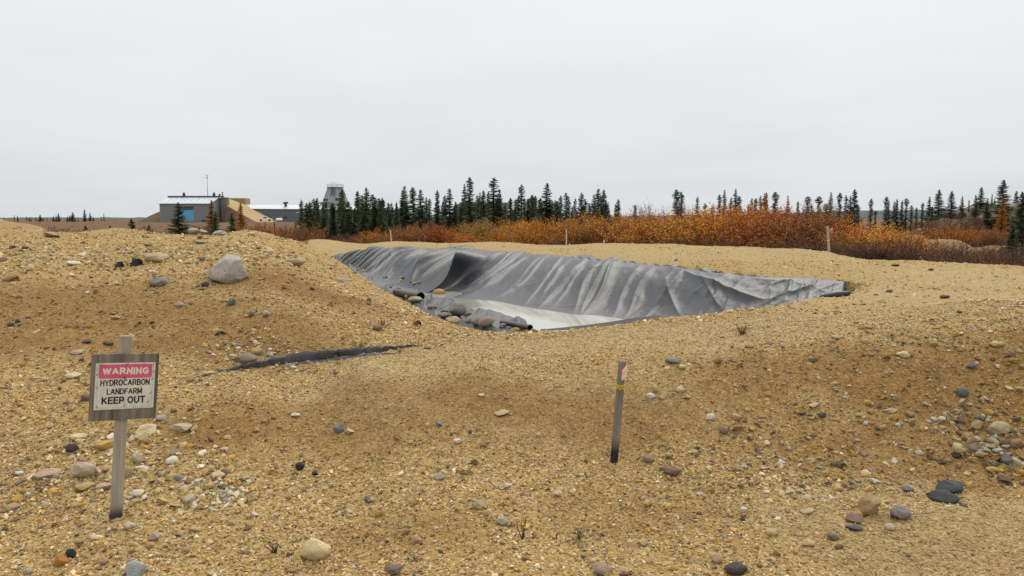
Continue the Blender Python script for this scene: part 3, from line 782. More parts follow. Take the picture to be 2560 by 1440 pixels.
sweep(1400, 2080, 20, ([1400, 2080], [585, 588]), ([1400, 2080], [40.5, 29.5], [42.5, 32]), ['dull brown', 'russet', 'olive gold'], [3, 4, 3], 'low along the foot of the thicket', 'shrubs round the pit')
sweep(2120, 2600, 20, ([2120, 2300, 2400, 2600], [590, 592, 600, 612]), ([2120, 2600], [26.5, 23.5], [31, 28]), ['russet', 'dull brown', 'dull brown', 'russet'], [3, 4, 5], 'on the low bank at far right', 'shrubs round the pit')
sweep(2300, 2620, 12, ([2300, 2620], [622, 635]), ([2300, 2600], [24, 22.8], [26, 25]), ['dull brown', 'russet'], [4, 3], 'dark along the far right gravel edge', 'shrubs round the pit')
sweep(2380, 2560, 8, ([2380, 2560], [565, 570]), ([2380, 2560], [60, 58], [66, 66]), ['orange', 'rust red', 'russet'], [0, 5], 'at the foot of the stony hill', 'shrubs round the pit')
sweep(2300, 2560, 16, ([2300, 2560], [540, 525]), ([2300, 2560], [68, 66], [78, 78]), ['dull brown', 'russet', 'dull brown'], [3, 5], 'on the slope of the stony hill', 'shrubs round the pit', (1.0, 1.6))
sweep(545, 770, 18, ([545, 620, 770], [566, 560, 562]), ([545, 770], [48, 52], [80, 80]), ['rust red', 'russet', 'orange', 'dull brown'], [0, 3, 5, 4], 'on the tundra below the sand ramp', 'shrubs on the tundra')
sweep(40, 560, 22, ([0, 560], [575, 572]), ([0, 560], [34, 36], [60, 60]), ['dull brown', 'russet', 'dull brown'], [4, 5, 3], 'low on the brown tundra at left', 'shrubs on the tundra', (1.5, 2.5))

# ------------------------------------------------------------------ buildings on the far side
def plain(name, c, rough=.7, spec=.3, var=.12, scale=.6, metal=0.0):
    M = Mat(name, rough, spec); oc = M.coord('Object')
    nz = M.noise(oc, scale, 5, .65)
    M.color(M.mix(nz, tuple(x * (1 - var) for x in c), tuple(min(1, x * (1 + var)) for x in c)))
    M.b.inputs['Metallic'].default_value = metal
    return M.m
CLAD = plain('grey_cladding', (.20, .215, .21), .6); ROOFM = plain('pale_metal_roof', (.50, .56, .58), .35, .5); CONC = plain('weathered_concrete', (.19, .175, .145), .9, .2, .35, .35)
SANDF = plain('dry_sand_fill', (.40, .29, .15), .95, .1, .15, .3); EARTH = plain('brown_earth_fill', (.13, .085, .05), .95, .1, .4, .3)
BLUE = plain('blue_door_paint', (.10, .36, .58), .5, .4, .06); DARKM = plain('dark_steel', (.04, .042, .045), .5, .4); STEEL = plain('galvanised_steel', (.34, .35, .36), .45, .5)
WHITE = plain('white_paint', (.75, .76, .78), .4, .5, .04); GALM = plain('gallery_cladding', (.115, .14, .155), .6); BERMG = plain('mossy_earth', (.12, .095, .05), .95, .1, .4, .25)
RUBBER = plain('rubber', (.03, .03, .03), .8, .2); GLASS = plain('dark_glass', (.03, .04, .05), .1, .6)
def gzat(x, y): return float(H(np.array([x]), np.array([y]), False)[0])

Yh = 280.0
x0 = PY(400, 548, Yh)[0]; x1 = PY(527, 548, Yh)[0]; ze = PY(460, 509, Yh)[2]; zr = PY(490, 494, Yh + 8)[2]
zb = min(gzat(x0, Yh), gzat(x1, Yh)) - .6
hall = empty('grey_hall', (x0, Yh, zb)); tag(hall, 'grey metal hall with pale low-pitched roof and blue door', 'building')
W_ = x1 - x0; D_ = 16.0; E_ = ze - zb; Z_ = zr - zb
dx0 = PY(447, 548, Yh)[0] - x0; dx1 = PY(485, 548, Yh)[0] - x0; dz1 = PY(460, 516.5, Yh)[2] - zb; dz0 = PY(460, 551, Yh)[2] - zb
m = MB()   # walls: front with door opening, ends with gables, back
m.box(0, dx0, 0, .3, 0, E_); m.box(dx1, W_, 0, .3, 0, E_); m.box(dx0, dx1, 0, .3, dz1, E_); m.box(dx0, dx1, 0, .3, 0, dz0)
for xa, xb in ((0, .3), (W_ - .3, W_)):
    ya, yb = .3, D_ - .3
    m.add([(xa, ya, 0), (xb, ya, 0), (xb, yb, 0), (xa, yb, 0), (xa, ya, E_), (xb, ya, E_), (xb, D_ / 2, Z_ - .1), (xa, D_ / 2, Z_ - .1), (xb, yb, E_), (xa, yb, E_)],
          [(0, 1, 5, 4), (1, 2, 8, 6, 5), (2, 3, 9, 8), (3, 0, 4, 7, 9), (3, 2, 1, 0)])
m.box(0, W_, D_ - .3, D_, 0, E_)
m.build('wall', CLAD, hall)
m = MB()
for ya, yb in ((-.4, D_ / 2), (D_ + .4, D_ / 2)):
    t = .18; sl2 = (Z_ - E_) / (D_ / 2) * .4
    m.hexa([(-.3, ya, E_ - sl2), (W_ + .3, ya, E_ - sl2), (W_ + .3, yb, Z_), (-.3, yb, Z_), (-.3, ya, E_ - sl2 + t), (W_ + .3, ya, E_ - sl2 + t), (W_ + .3, yb, Z_ + t), (-.3, yb, Z_ + t)])
roof = m.build('roof', ROOFM, hall)
m = MB(); m.box(-.3, W_ + 1.8, D_ / 2 - .5, D_ / 2 + .5, Z_ + .19, Z_ + .6); m.build('ridge_cap', DARKM, roof)
for i in range(1, 9):
    xs = W_ * i / 9; m = MB(); m.hexa([(xs - .04, -.4, E_ + .03), (xs + .04, -.4, E_ + .03), (xs + .04, D_ / 2 - .6, Z_ + .12), (xs - .04, D_ / 2 - .6, Z_ + .12), (xs - .04, -.4, E_ + .12), (xs + .04, -.4, E_ + .12), (xs + .04, D_ / 2 - .6, Z_ + .24), (xs - .04, D_ / 2 - .6, Z_ + .24)]); m.build('roof_seam', ROOFM, roof)
for i in range(1, 22):
    xs = W_ * i / 22
    if dx0 - .2 < xs < dx1 + .2: continue
    MB().box(xs - .05, xs + .05, -.05, -.002, .1, E_ - .35).build('cladding_rib', CLAD, hall)
m = MB(); m.box(dx0 + .02, dx1 - .02, .1, .2, dz0, dz1 - 1.15); door = m.build('door', BLUE, hall); door['label'] = 'bright blue sliding door'
for k in range(1, 5):
    MB().box(dx0 + .1, dx1 - .1, .05, .1, dz0 + k * 1.0, dz0 + k * 1.0 + .06).build('door_rail', BLUE, door)
MB().box(dx0 - .2, dx1 + .2, .06, .18, dz1 - 1.1, dz1 - .04).build('door_header', DARKM, hall)
px2 = PY(503, 548, Yh)[0] - x0; MB().box(px2, px2 + 1.8, -.12, -.003, .9, 1.5).build('wall_vent', DARKM, hall)
for px in (462, 537):
    xv = PY(px, 548, Yh + 8)[0] - x0
    v_ = MB().tube([(xv, D_ / 2, Z_ + .4), (xv, D_ / 2, Z_ + 1.2), (xv, D_ / 2, Z_ + 1.9)], [.45, .55, .2], 8).build('roof_vent', DARKM, roof)
xv = PY(551, 548, Yh + 8)[0] - x0; MB().tube([(xv, D_ / 2, Z_ + .4), (xv, D_ / 2, Z_ + 1.3)], [.3, .35], 8).build('roof_vent', DARKM, roof)
xv = PY(558, 548, Yh + 8)[0] - x0; MB().tube([(xv, D_ / 2, Z_ + .4), (xv, D_ / 2, Z_ + 2.0)], [.28, .28], 8).build('flue', STEEL, roof)
# mast
xm = PY(521, 548, Yh + 8)[0]; zt = PY(521, 437, Yh + 8)[2]; zm = zb + Z_ + .45
mast = empty('weather_mast', (xm, Yh + 8, zm)); tag(mast, 'thin weather mast on the roof ridge of the grey hall', 'mast')
MB().tube([(0, 0, 0), (0, 0, zt - zm)], [.13, .07], 6).build('pole', STEEL, mast)
MB().tube([(-.5, 0, zt - zm), (0, 0, zt - zm - .35), (.6, 0, zt - zm + .1)], .07, 5).build('wind_vane', STEEL, mast)
MB().box(-.2, .2, -.2, .2, zt - zm - 1.3, zt - zm - .7).build('sensor_box', STEEL, mast)
# concrete wing wall
xa = PY(552.5, 548, Yh + 8)[0]; xb = PY(568.5, 548, Yh + 8)[0]; zt = PY(560, 493, Yh + 8)[2]
wall_ = MB(); wall_.box(0, xb - xa, 0, 2.5, 0, zt - zb); ww = wall_.build('wing_wall', CONC, None); ww.location = (xa, Yh + 8.2, zb); bevel(ww, .12)
tag(ww, 'stained concrete wing wall at the right end of the grey hall', 'wall')
# sand ramp banked against it
def q3(px, py, Y): return PY(px, py, Y)
def solid(name, P, F, mat, label, kind='structure', disp=0):
    c = np.mean(P, 0); c[2] = min(p[2] for p in P)
    m = MB(); m.add([p - c for p in P], F); o = m.build(name, mat, None); o.location = c
    if disp:
        su = o.modifiers.new('s', 'SUBSURF'); su.subdivision_type = 'SIMPLE'; su.levels = su.render_levels = 4
        tx = bpy.data.textures.new(name, 'CLOUDS'); tx.noise_scale = 2.5
        dm = o.modifiers.new('d', 'DISPLACE'); dm.texture = tx; dm.strength = disp
    return tag(o, label, kind=kind)
A_, B_, C_, D2 = q3(568.5, 514, 288), q3(642, 556, 288), q3(615, 512, 304), q3(694, 556, 304)
A0, B0 = q3(568.5, 560, 288), q3(644, 560, 288); C0 = q3(569, 560, 304); D0 = q3(697, 560, 304); A1 = q3(569, 496, 302); 
solid('sand_ramp_terrain', [A_, B_, D2, C_, A0, B0, D0, C0, A1], [(0, 1, 2, 3), (0, 3, 8), (4, 5, 1, 0), (5, 6, 2, 1), (6, 7, 8, 3, 2), (7, 4, 0, 8), (4, 7, 6, 5)], SANDF, 'tan sand ramp sloping down from the concrete wing wall', disp=.25)
solid('brown_bank_terrain', [q3(568.5, 517, 286.5), q3(640, 557, 286.5), q3(560, 562, 283), q3(645, 562, 283), q3(569, 562, 288.05), q3(643, 562, 288.05), q3(569, 517, 287.9), q3(641, 557, 287.9)],
      [(2, 3, 1, 0), (0, 1, 7, 6), (6, 7, 5, 4), (2, 0, 6, 4), (3, 5, 7, 1), (2, 4, 5, 3)], EARTH, 'dark brown bank of earth under the sand ramp', disp=.3)
m = MB(); xa2 = PY(569, 548, 305)[0]; xb2 = PY(614.5, 548, 305)[0]; zt = PY(590, 495, 305)[2]
m.box(0, xb2 - xa2, 0, 6, 0, zt - zb); bb = m.build('bunker_block', plain('sandy_concrete', (.32, .24, .13), .9, .1, .2, .5)); bb.location = (xa2, 305, zb); bevel(bb, .2); tag(bb, 'tan square bunker block standing above the sand ramp', 'bunker')
# bank left of the hall
solid('left_bank_terrain', [q3(340, 556, 284), q3(402, 527, 292), q3(402, 558, 281), q3(420, 558, 300), q3(420, 525, 294), q3(350, 556, 300)], [(0, 2, 1), (0, 1, 4, 5), (1, 2, 3, 4), (3, 5, 4), (2, 0, 5, 3)], BERMG, 'mossy earth bank against the left end of the grey hall', disp=.3)
# long gallery
ga, gb = q3(618, 522, 302), q3(1012, 524, 330)
gal = empty('long_gallery', (ga[0], ga[1], zb)); tag(gal, 'long low grey gallery with pale roof running behind the spruces', 'building')
dirx = np.array([gb[0] - ga[0], gb[1] - ga[1]]); Lg = np.linalg.norm(dirx); gal.rotation_euler = (0, 0, math.atan2(dirx[1], dirx[0]))
hg = ga[2] - zb; hr = q3(700, 512.5, 312)[2] - zb
MB().box(0, Lg, 0, 9, 0, hg).build('wall', GALM, gal)
m = MB(); m.hexa([(-.3, -.4, hg + .004), (Lg + .3, -.4, hg + .004), (Lg + .3, 9.4, hg + .004), (-.3, 9.4, hg + .004), (0, 3.5, hr), (Lg, 3.5, hr), (Lg, 5.5, hr), (0, 5.5, hr)]); gr = m.build('roof', ROOFM, gal)
for i in range(1, 16): 
    xs = Lg * i / 16; MB().box(xs - .06, xs + .06, -.06, -.003, .2, hg - .2).build('cladding_rib', GALM, gal)
for fr in (.215, .52, .8):
    xs = Lg * fr; wdw = MB().box(xs, xs + 1.2, -.08, -.004, 1.6, 3.0).build('window', GLASS, gal); MB().box(xs - .1, xs + 1.3, -.14, -.08, 1.45, 1.58).build('sill', STEEL, wdw)
xs = Lg * .235; m = MB(); m.tube([(xs, 2, hg + .5), (xs, 2, hr + 1.0)], .5, 8); m.tube([(xs - .9, 2, hr + .7), (xs + .9, 2, hr + .9)], .35, 8); m.build('roof_fan', DARKM, gr)
# annex with pale roof and earth heap in front
ax = q3(742, 548, 262); zz = gzat(ax[0], 262) - .3; h1 = q3(742, 533, 262)[2] - zz; wd = q3(775, 548, 262)[0] - ax[0]
an = empty('low_shed', (ax[0], 262, zz)); tag(an, 'low shed with pale roof half hidden by the first spruces', 'shed')
MB().box(.3, wd, 0, 5, 0, h1).build('wall', CONC, an)
m = MB(); m.hexa([(0, -.4, h1 + .004), (wd + .3, -.4, h1 + .9), (wd + .3, 5.3, h1 + .9), (0, 5.3, h1 + .004), (0, -.4, h1 + .25), (wd + .3, -.4, h1 + 1.15), (wd + .3, 5.3, h1 + 1.15), (0, 5.3, h1 + .25)]); m.build('roof', ROOFM, an)
# tower
tb = q3(839, 519, 325); tt = q3(839.5, 470, 325); 
ztw = zb; tow = empty('tapered_tower', (tb[0], 325, ztw)); tag(tow, 'grey tapered octagonal tower with a railed top', 'tower')
r0 = 36 * 325 / 2000; r1 = 18.0 * 325 / 2000; zl = tb[2] - ztw; zh = tt[2] - ztw
m = MB(); ks = [R(22.5 + 45 * k) for k in range(8)]
rb = r0 * (1 + zl / (zh - zl) * (r0 - r1) / r0)
V_ = [(rr * math.cos(a), rr * math.sin(a), zz) for rr, zz in ((rb, 0), (r1, zh)) for a in ks]
m.add(V_, [(k, (k + 1) % 8, 8 + (k + 1) % 8, 8 + k) for k in range(8)] + [tuple(range(8, 16))]); tw_ = m.build('tower_shell', plain('tower_concrete', (.27, .28, .28), .8, .2, .2, .4), tow)
for k in range(8):
    m = MB(); a = ks[k]; m.tube([((rb + .05) * math.cos(a), (rb + .05) * math.sin(a), 0), ((r1 + .05) * math.cos(a), (r1 + .05) * math.sin(a), zh)], .16, 5); m.build('corner_rib', STEEL, tow)
m = MB(); m.tube([(0, 0, zh + .01), (0, 0, zh + .35)], r1 + .5, 8); m.build('platform', CONC, tow)
m = MB(); rp = r1 + .35
for k in range(12):
    a = 2 * math.pi * k / 12; m.tube([(rp * math.cos(a), rp * math.sin(a), zh + .3), (rp * math.cos(a), rp * math.sin(a), zh + 1.5)], .05, 4)
for zz in (zh + .9, zh + 1.5):
    m.tube([(rp * math.cos(2 * math.pi * k / 16), rp * math.sin(2 * math.pi * k / 16), zz) for k in range(17)], .05, 4, False)
m.build('railing', STEEL, tow)
m = MB()
for xx in (-.9, .9):
    m.tube([(xx, -rp + .6, zh + .3), (xx, -rp + .6, zh + 2.0)], .06, 4)
m.tube([(-.9, -rp + .6, zh + 2.0), (.9, -rp + .6, zh + 2.0)], .06, 4); m.build('hoist_frame', STEEL, tow)
def tface(px, py, w_, h_, nm, mat):
    xx = (px - 839) * 325 / 2000; zz = q3(px, py, 325)[2] - ztw; fr = (zz) / zh; rr = (rb + (r1 - rb) * fr) * math.cos(R(22.5))
    MB().box(xx - w_ / 2, xx + w_ / 2, -rr - .35, -rr + .6, zz - h_ / 2, zz + h_ / 2).build(nm, mat, tow)
tface(820, 501, 1.5, 1.1, 'opening', DARKM); tface(849, 499, 1.2, 1.0, 'opening', DARKM); tface(834, 485, .5, 5.5, 'downpipe', CONC); tface(841, 488, .35, 6.5, 'downpipe', CONC)
# annex at tower's left foot
sx = q3(801, 548, 318); m = MB(); hA = q3(801, 508, 318)[2] - ztw; hB = q3(815, 504, 318)[2] - ztw; wA = q3(827, 548, 318)[0] - sx[0]
an2 = empty('tower_annex', (sx[0], 318, ztw)); tag(an2, 'small grey annex leaning on the left side of the tower', 'annex')
m.add([(0, 0, 0), (wA, 0, 0), (wA, 5, 0), (0, 5, 0), (0, 0, hA), (wA * .5, 0, hB), (wA, 0, hB - .3), (0, 5, hA), (wA * .5, 5, hB), (wA, 5, hB - .3)], [(0, 1, 6, 5, 4), (1, 2, 9, 6), (2, 3, 7, 8, 9), (3, 0, 4, 7), (3, 2, 1, 0)]); m.build('wall', CLAD, an2)
m = MB(); m.add([(-.2, -.3, hA + .01), (wA * .5, -.3, hB + .01), (wA + .2, -.3, hB - .28), (-.2, 5.3, hA + .01), (wA * .5, 5.3, hB + .01), (wA + .2, 5.3, hB - .28), (-.2, -.3, hA + .3), (wA * .5, -.3, hB + .3), (wA + .2, -.3, hB + .05), (-.2, 5.3, hA + .3), (wA * .5, 5.3, hB + .3), (wA + .2, 5.3, hB + .05)],
                [(0, 1, 7, 6), (1, 2, 8, 7), (6, 7, 10, 9), (7, 8, 11, 10), (3, 0, 6, 9), (2, 5, 11, 8), (4, 3, 9, 10), (5, 4, 10, 11), (1, 0, 3, 4), (2, 1, 4, 5)]); m.build('roof', STEEL, an2)
# block behind the middle of the spruces
bx0 = q3(1133, 548, 330); bz = gzat(bx0[0], 330) - .5; wb = q3(1270, 548, 330)[0] - bx0[0]; hb = q3(1200, 508, 330)[2] - bz
blk = empty('grey_block_building', (bx0[0], 330, bz)); tag(blk, 'plain grey flat-roofed block showing between the tallest spruces', 'building')
m = MB(); m.add([(0, 0, 0), (wb, 0, 0), (wb, 10, 0), (0, 10, 0), (0, 0, hb - 1.2), (2.5, 0, hb), (wb, 0, hb), (0, 10, hb - 1.2), (2.5, 10, hb), (wb, 10, hb)], [(0, 1, 6, 5, 4), (1, 2, 9, 6), (2, 3, 7, 8, 9), (3, 0, 4, 7), (3, 2, 1, 0)]); m.build('wall', CLAD, blk)
MB().box(2.6, wb + .2, -.3, 10.2, hb + .004, hb + .35).build('roof', STEEL, blk)
# parked pickup and tank by the ramp foot
tx_ = q3(645, 548, 270); tz = gzat(tx_[0], 270)
tz = q3(645, 553.5, 270)[2]
tr = empty('pickup_truck', (tx_[0], 270, tz), R(18)); tag(tr, 'white pickup truck parked at the foot of the sand ramp', 'truck')
body = MB(); body.add([(0, 0, .45), (4.6, 0, .45), (4.6, 0, .95), (3.3, 0, 1.0), (2.9, 0, 1.6), (1.6, 0, 1.62), (1.5, 0, 1.05), (0, 0, 1.05), (0, 1.8, .45), (4.6, 1.8, .45), (4.6, 1.8, .95), (3.3, 1.8, 1.0), (2.9, 1.7, 1.6), (1.6, 1.7, 1.62), (1.5, 1.8, 1.05), (0, 1.8, 1.05)],
         [(0, 1, 2, 3, 4, 5, 6, 7), (15, 14, 13, 12, 11, 10, 9, 8)] + [(i, i + 8, (i + 1) % 8 + 8, (i + 1) % 8) for i in range(8)]); bo = body.build('body', WHITE, tr); bevel(bo, .06)
MB().box(1.75, 2.8, -.01, -.004, 1.08, 1.5).build('side_window', GLASS, tr)
for xx in (.9, 3.7):
    for yy in (-.05, 1.65):
        MB().tube([(xx, yy, .38), (xx, yy + .22, .38)], .38, 12).build('wheel', RUBBER, tr)
tk = q3(690, 548, 285); tkz = q3(690, 553.5, 285)[2]
tkm = MB(); tkm.tube([(0, 0, .5), (.3, 0, .55), (1.8, 0, .6), (2.2, 0, .5)], [.35, .62, .62, .35], 10); tank = tkm.build('white_tank', WHITE, None, True); tank.location = (tk[0], 285, tkz); tag(tank, 'small white rounded tank beside the end of the sand ramp', 'tank')

# ------------------------------------------------------------------ weathered wood
def woodmat(name, a, b, sc_=1.0, axis=2, base=None):
    M = Mat(name, .85, .2); oc = M.coord('Object')
    s3 = [60 * sc_] * 3; s3[axis] = 3.0 * sc_
    g = M.noise(vscale(M, oc, tuple(s3)), 1.0, 5, .65)
    c = M.ramp(g, [(.3, a), (.7, b)])
    st = M.noise(vscale(M, oc, (9, 9, 2)), 1.0, 3, .6)
    c = M.mix(M.rng(st, .5, .75, 0, .45), c, tuple(x * .45 for x in a))
    if base:
        sp = M.n('ShaderNodeSeparateXYZ'); M.l(oc, sp.inputs[0])
        c = M.mix(M.rng(sp.outputs[2], base[0], base[1], 1, 0), c, base[2])
    M.color(c); M.bump(g, .5, .002); return M.m
POST = woodmat('weathered_post', (.24, .205, .165), (.40, .36, .30), base=(.02, .075, (.055, .045, .04)))
PLY = woodmat('weathered_plywood', (.06, .052, .042), (.27, .24, .20), .5)
STK = woodmat('weathered_stake', (.135, .12, .105), (.26, .235, .21), base=(.07, .16, (.03, .026, .024)))
PANEL = Mat('sign_face', .45, .4); oc = PANEL.coord('Object')
dirt = PANEL.noise(vscale(PANEL, oc, (30, 30, 9)), 1, 5, .6)
PANEL.color(PANEL.ramp(dirt, [(.25, (.40, .38, .29)), (.45, (.58, .57, .49)), (.7, (.66, .66, .60))])); PANEL = PANEL.m
REDM = Mat('faded_red_ink', .45, .4); oc = REDM.coord('Object'); REDM.color(REDM.ramp(REDM.noise(vscale(REDM, oc, (30, 30, 9)), 1, 5, .6), [(.3, (.50, .055, .13)), (.7, (.66, .12, .23))])); REDM = REDM.m
INK = plain('black_ink', (.02, .02, .022), .5, .3); INKW = plain('pale_lettering', (.66, .60, .52), .5, .3, .1, 40); RUST = plain('rusty_staple', (.09, .045, .025), .8, .3, .3, 200); BORD = plain('sign_border', (.45, .45, .42), .5, .3)

# ------------------------------------------------------------------ warning sign
sb = hit(290, 1296)
sg = empty('warning_sign', tuple(sb)); YAW = R(36); sg.rotation_euler = (R(0), R(4.9), YAW)
tag(sg, 'small plywood warning sign with pink banner on a wooden post', 'sign')
ds = sb[1]
ptop = PY(313, 840, ds + .01)[2] - sb[2]
m = MB(); m.box(-.029, .029, -.019, .019, -.25, ptop); po = m.build('post', POST, sg); bevel(po, .004)
zc = PY(314, 967, ds)[2] - sb[2]; BW, BH = .328, .352
m = MB(); m.box(-BW / 2, BW / 2, -.006, .006, -BH / 2, BH / 2); bd = m.build('board', PLY, sg); bd.location = (.003, -.0265, zc); bevel(bd, .0015)
fy = -.0066
def rrect(w_, h_, r_, n_=5):
    pts = []
    for cx, cy, a0 in ((w_ / 2 - r_, h_ / 2 - r_, 0), (-w_ / 2 + r_, h_ / 2 - r_, 90), (-w_ / 2 + r_, -h_ / 2 + r_, 180), (w_ / 2 - r_, -h_ / 2 + r_, 270)):
        for k in range(n_ + 1): a = R(a0 + 90 * k / n_); pts.append((cx + r_ * math.cos(a), cy + r_ * math.sin(a)))
    return pts
def plate(name, w_, h_, r_, cx, cz_, y0, th, mat, parent):
    p = rrect(w_, h_, r_); n_ = len(p)
    V_ = [(cx + a, y0, cz_ + b) for a, b in p] + [(cx + a, y0 - th, cz_ + b) for a, b in p]
    m = MB(); m.add(V_, [tuple(range(n_, 2 * n_)), tuple(range(n_ - 1, -1, -1))] + [(i, (i + 1) % n_, n_ + (i + 1) % n_, n_ + i) for i in range(n_)])
    return m.build(name, mat, parent)
PW, PH = BW * .885, BH * .70; pz = .006
pan = plate('sign_panel', PW, PH, .004, .002, pz, fy, .0015, PANEL, bd)
plate('red_banner', PW * .885, PH * .30, .009, .002, pz + PH * .318, fy - .0022, .0006, REDM, bd)
f2 = fy - .0022
for (a, b, c, d) in ((-PW * .465, PW * .465, -PH * .462, -PH * .456), (-PW * .465, -PW * .459, -PH * .456, PH * .46), (PW * .459, PW * .465, -PH * .456, PH * .46)):
    MB().box(a + .002, b + .002, f2 - .0004, f2, pz + c, pz + d).build('border_line', BORD, bd)
def arc(cx, cy, rx, ry, a0, a1, n_=10): return [(cx + rx * math.cos(R(a0 + (a1 - a0) * k / n_)), cy + ry * math.sin(R(a0 + (a1 - a0) * k / n_))) for k in range(n_ + 1)]
GLY = {  # strokes in a box one unit high; width first
 'W': (1.0, [[(0, 1), (.25, 0)], [(.25, 0), (.5, 1)], [(.5, 1), (.75, 0)], [(.75, 0), (1, 1)]]), 'A': (.74, [[(0, 0), (.37, 1)], [(.37, 1), (.74, 0)], [(.14, .32), (.60, .32)]]),
 'R': (.64, [[(0, 0), (0, 1)], [(0, 1), (.36, 1)] + arc(.36, .75, .24, .25, 90, -90) + [(0, .5)], [(.34, .5), (.64, 0)]]), 'N': (.62, [[(0, 0), (0, 1)], [(0, 1), (.62, 0)], [(.62, 0), (.62, 1)]]), 'I': (.0, [[(0, 0), (0, 1)]]),
 'G': (.70, [arc(.36, .5, .36, .5, 50, 310, 18), [(.66, .12), (.68, .46), (.38, .46)]]), 'H': (.62, [[(0, 0), (0, 1)], [(.62, 0), (.62, 1)], [(0, .53), (.62, .53)]]), 'Y': (.70, [[(0, 1), (.35, .46)], [(.70, 1), (.35, .46)], [(.35, .46), (.35, 0)]]),
 'D': (.64, [[(0, 0), (0, 1)], [(0, 1), (.26, 1)] + arc(.26, .5, .38, .5, 90, -90, 14) + [(0, 0)]]), 'O': (.74, [arc(.37, .5, .37, .5, 90, 450, 24)]), 'C': (.66, [arc(.36, .5, .36, .5, 48, 312, 18)]),
 'B': (.62, [[(0, 0), (0, 1)], [(0, 1), (.34, 1)] + arc(.34, .765, .22, .235, 90, -90) + [(0, .53)], [(.34, .53)] + arc(.36, .265, .25, .265, 90, -90) + [(0, 0)]]), 'L': (.50, [[(0, 1), (0, 0)], [(0, 0), (.50, 0)]]), 'F': (.52, [[(0, 0), (0, 1)], [(0, 1), (.52, 1)], [(0, .53), (.44, .53)]]),
 'M': (.76, [[(0, 0), (0, 1)], [(0, 1), (.38, .1)], [(.38, .1), (.76, 1)], [(.76, 1), (.76, 0)]]), 'K': (.64, [[(0, 0), (0, 1)], [(0, .38), (.62, 1)], [(.22, .58), (.64, 0)]]), 'E': (.56, [[(0, 0), (0, 1)], [(0, 1), (.54, 1)], [(0, .53), (.48, .53)], [(0, 0), (.56, 0)]]),
 'P': (.58, [[(0, 0), (0, 1)], [(0, 1), (.34, 1)] + arc(.34, .73, .24, .27, 90, -90) + [(0, .46)]]), 'U': (.62, [[(0, 1), (0, .32)] + arc(.31, .32, .31, .32, 180, 360, 12) + [(.62, 1)]]), 'T': (.64, [[(0, 1), (.64, 1)], [(.32, 1), (.32, 0)]])}
def lettering(txt, wd, ht, cx, cz_, y0, mat, bold):
    """block capitals cut as flat strokes; bold = stroke width over letter height"""
    adv = 0; st_ = []; t2 = bold / 2
    for ch in txt:
        if ch == ' ': adv += .42; continue
        gw, ss = GLY[ch]
        for q in ss: st_.append([(adv + x, t2 + (1 - bold) * y) for x, y in q])
        adv += gw + bold + .13
    tot = adv - bold - .13; kx = (wd - bold * ht) / tot; m = MB(); lay = 0
    for q in st_:
        q = [p for k, p in enumerate(q) if k == 0 or math.hypot(p[0] - q[k - 1][0], p[1] - q[k - 1][1]) > 1e-4]
        lay = (lay + 1) % 7; yy = y0 - .0003 - .00003 * lay
        P_ = np.array([(cx - tot * kx / 2 + x * kx, cz_ - ht / 2 + y * ht) for x, y in q]); hw = t2 * ht
        tl = []
        for k in range(len(P_)):
            a = P_[k] - P_[k - 1] if k > 0 else P_[1] - P_[0]; b = P_[k + 1] - P_[k] if k < len(P_) - 1 else P_[-1] - P_[-2]
            a = a / np.linalg.norm(a); b = b / np.linalg.norm(b); t = a + b; t = t / (np.linalg.norm(t) + 1e-9); nn = np.array([-t[1], t[0]]); sc_ = min(1 / max(.5, nn @ np.array([-a[1], a[0]])), 1.6)
            ex = -t * hw * .98 if k == 0 else (t * hw * .98 if k == len(P_) - 1 else 0)
            diag = len(q) == 2 and abs(a[0]) > .15 and abs(a[1]) > .15
            if diag: ex = ex * .25 if k in (0, len(P_) - 1) else ex
            tl.append((P_[k] + nn * hw * sc_ + ex, P_[k] - nn * hw * sc_ + ex))
        n_ = len(tl); V_ = [(p[0], yy, p[1]) for pr in tl for p in pr]
        m.add(V_, [(2 * k, 2 * k + 1, 2 * k + 3, 2 * k + 2) for k in range(n_ - 1)])
    o = m.build('lettering', mat, bd); o['label'] = 'lettering reading ' + txt; return o
lettering('WARNING', .226, .037, .002, pz + PH * .325, fy - .0030, INKW, .23)
lettering('HYDROCARBON', .240, .033, .002, pz + PH * .075, f2, INK, .165)
lettering('LANDFARM', .172, .032, .000, pz - PH * .115, f2, INK, .165)
lettering('KEEP OUT', .212, .038, -.002, pz - PH * .305, f2, INK, .20)
for i, (a, b) in enumerate([(-.43, .46), (.02, .47), (.46, .455), (-.47, .26), (.475, .30), (-.46, -.02), (.46, .14), (.44, -.17), (-.45, -.43), (.0, -.42), (.40, -.36), (.01, .36), (-.02, -.33)]):
    m = MB(); an_ = R(random.uniform(30, 75)); l_ = .0065
    m.tube([(PW * a + .002 - l_ * math.cos(an_), f2 - .0013, pz + PH * b - l_ * math.sin(an_)), (PW * a + .002 + l_ * math.cos(an_), f2 - .0013, pz + PH * b + l_ * math.sin(an_))], .0014, 5); m.build('staple', RUST, bd)
m = MB(); m.tube([(-.003, fy - .001, pz + PH * .175), (-.003, fy - .005, pz + PH * .175)], .0055, 10); m.build('bolt_head', RUST, bd)

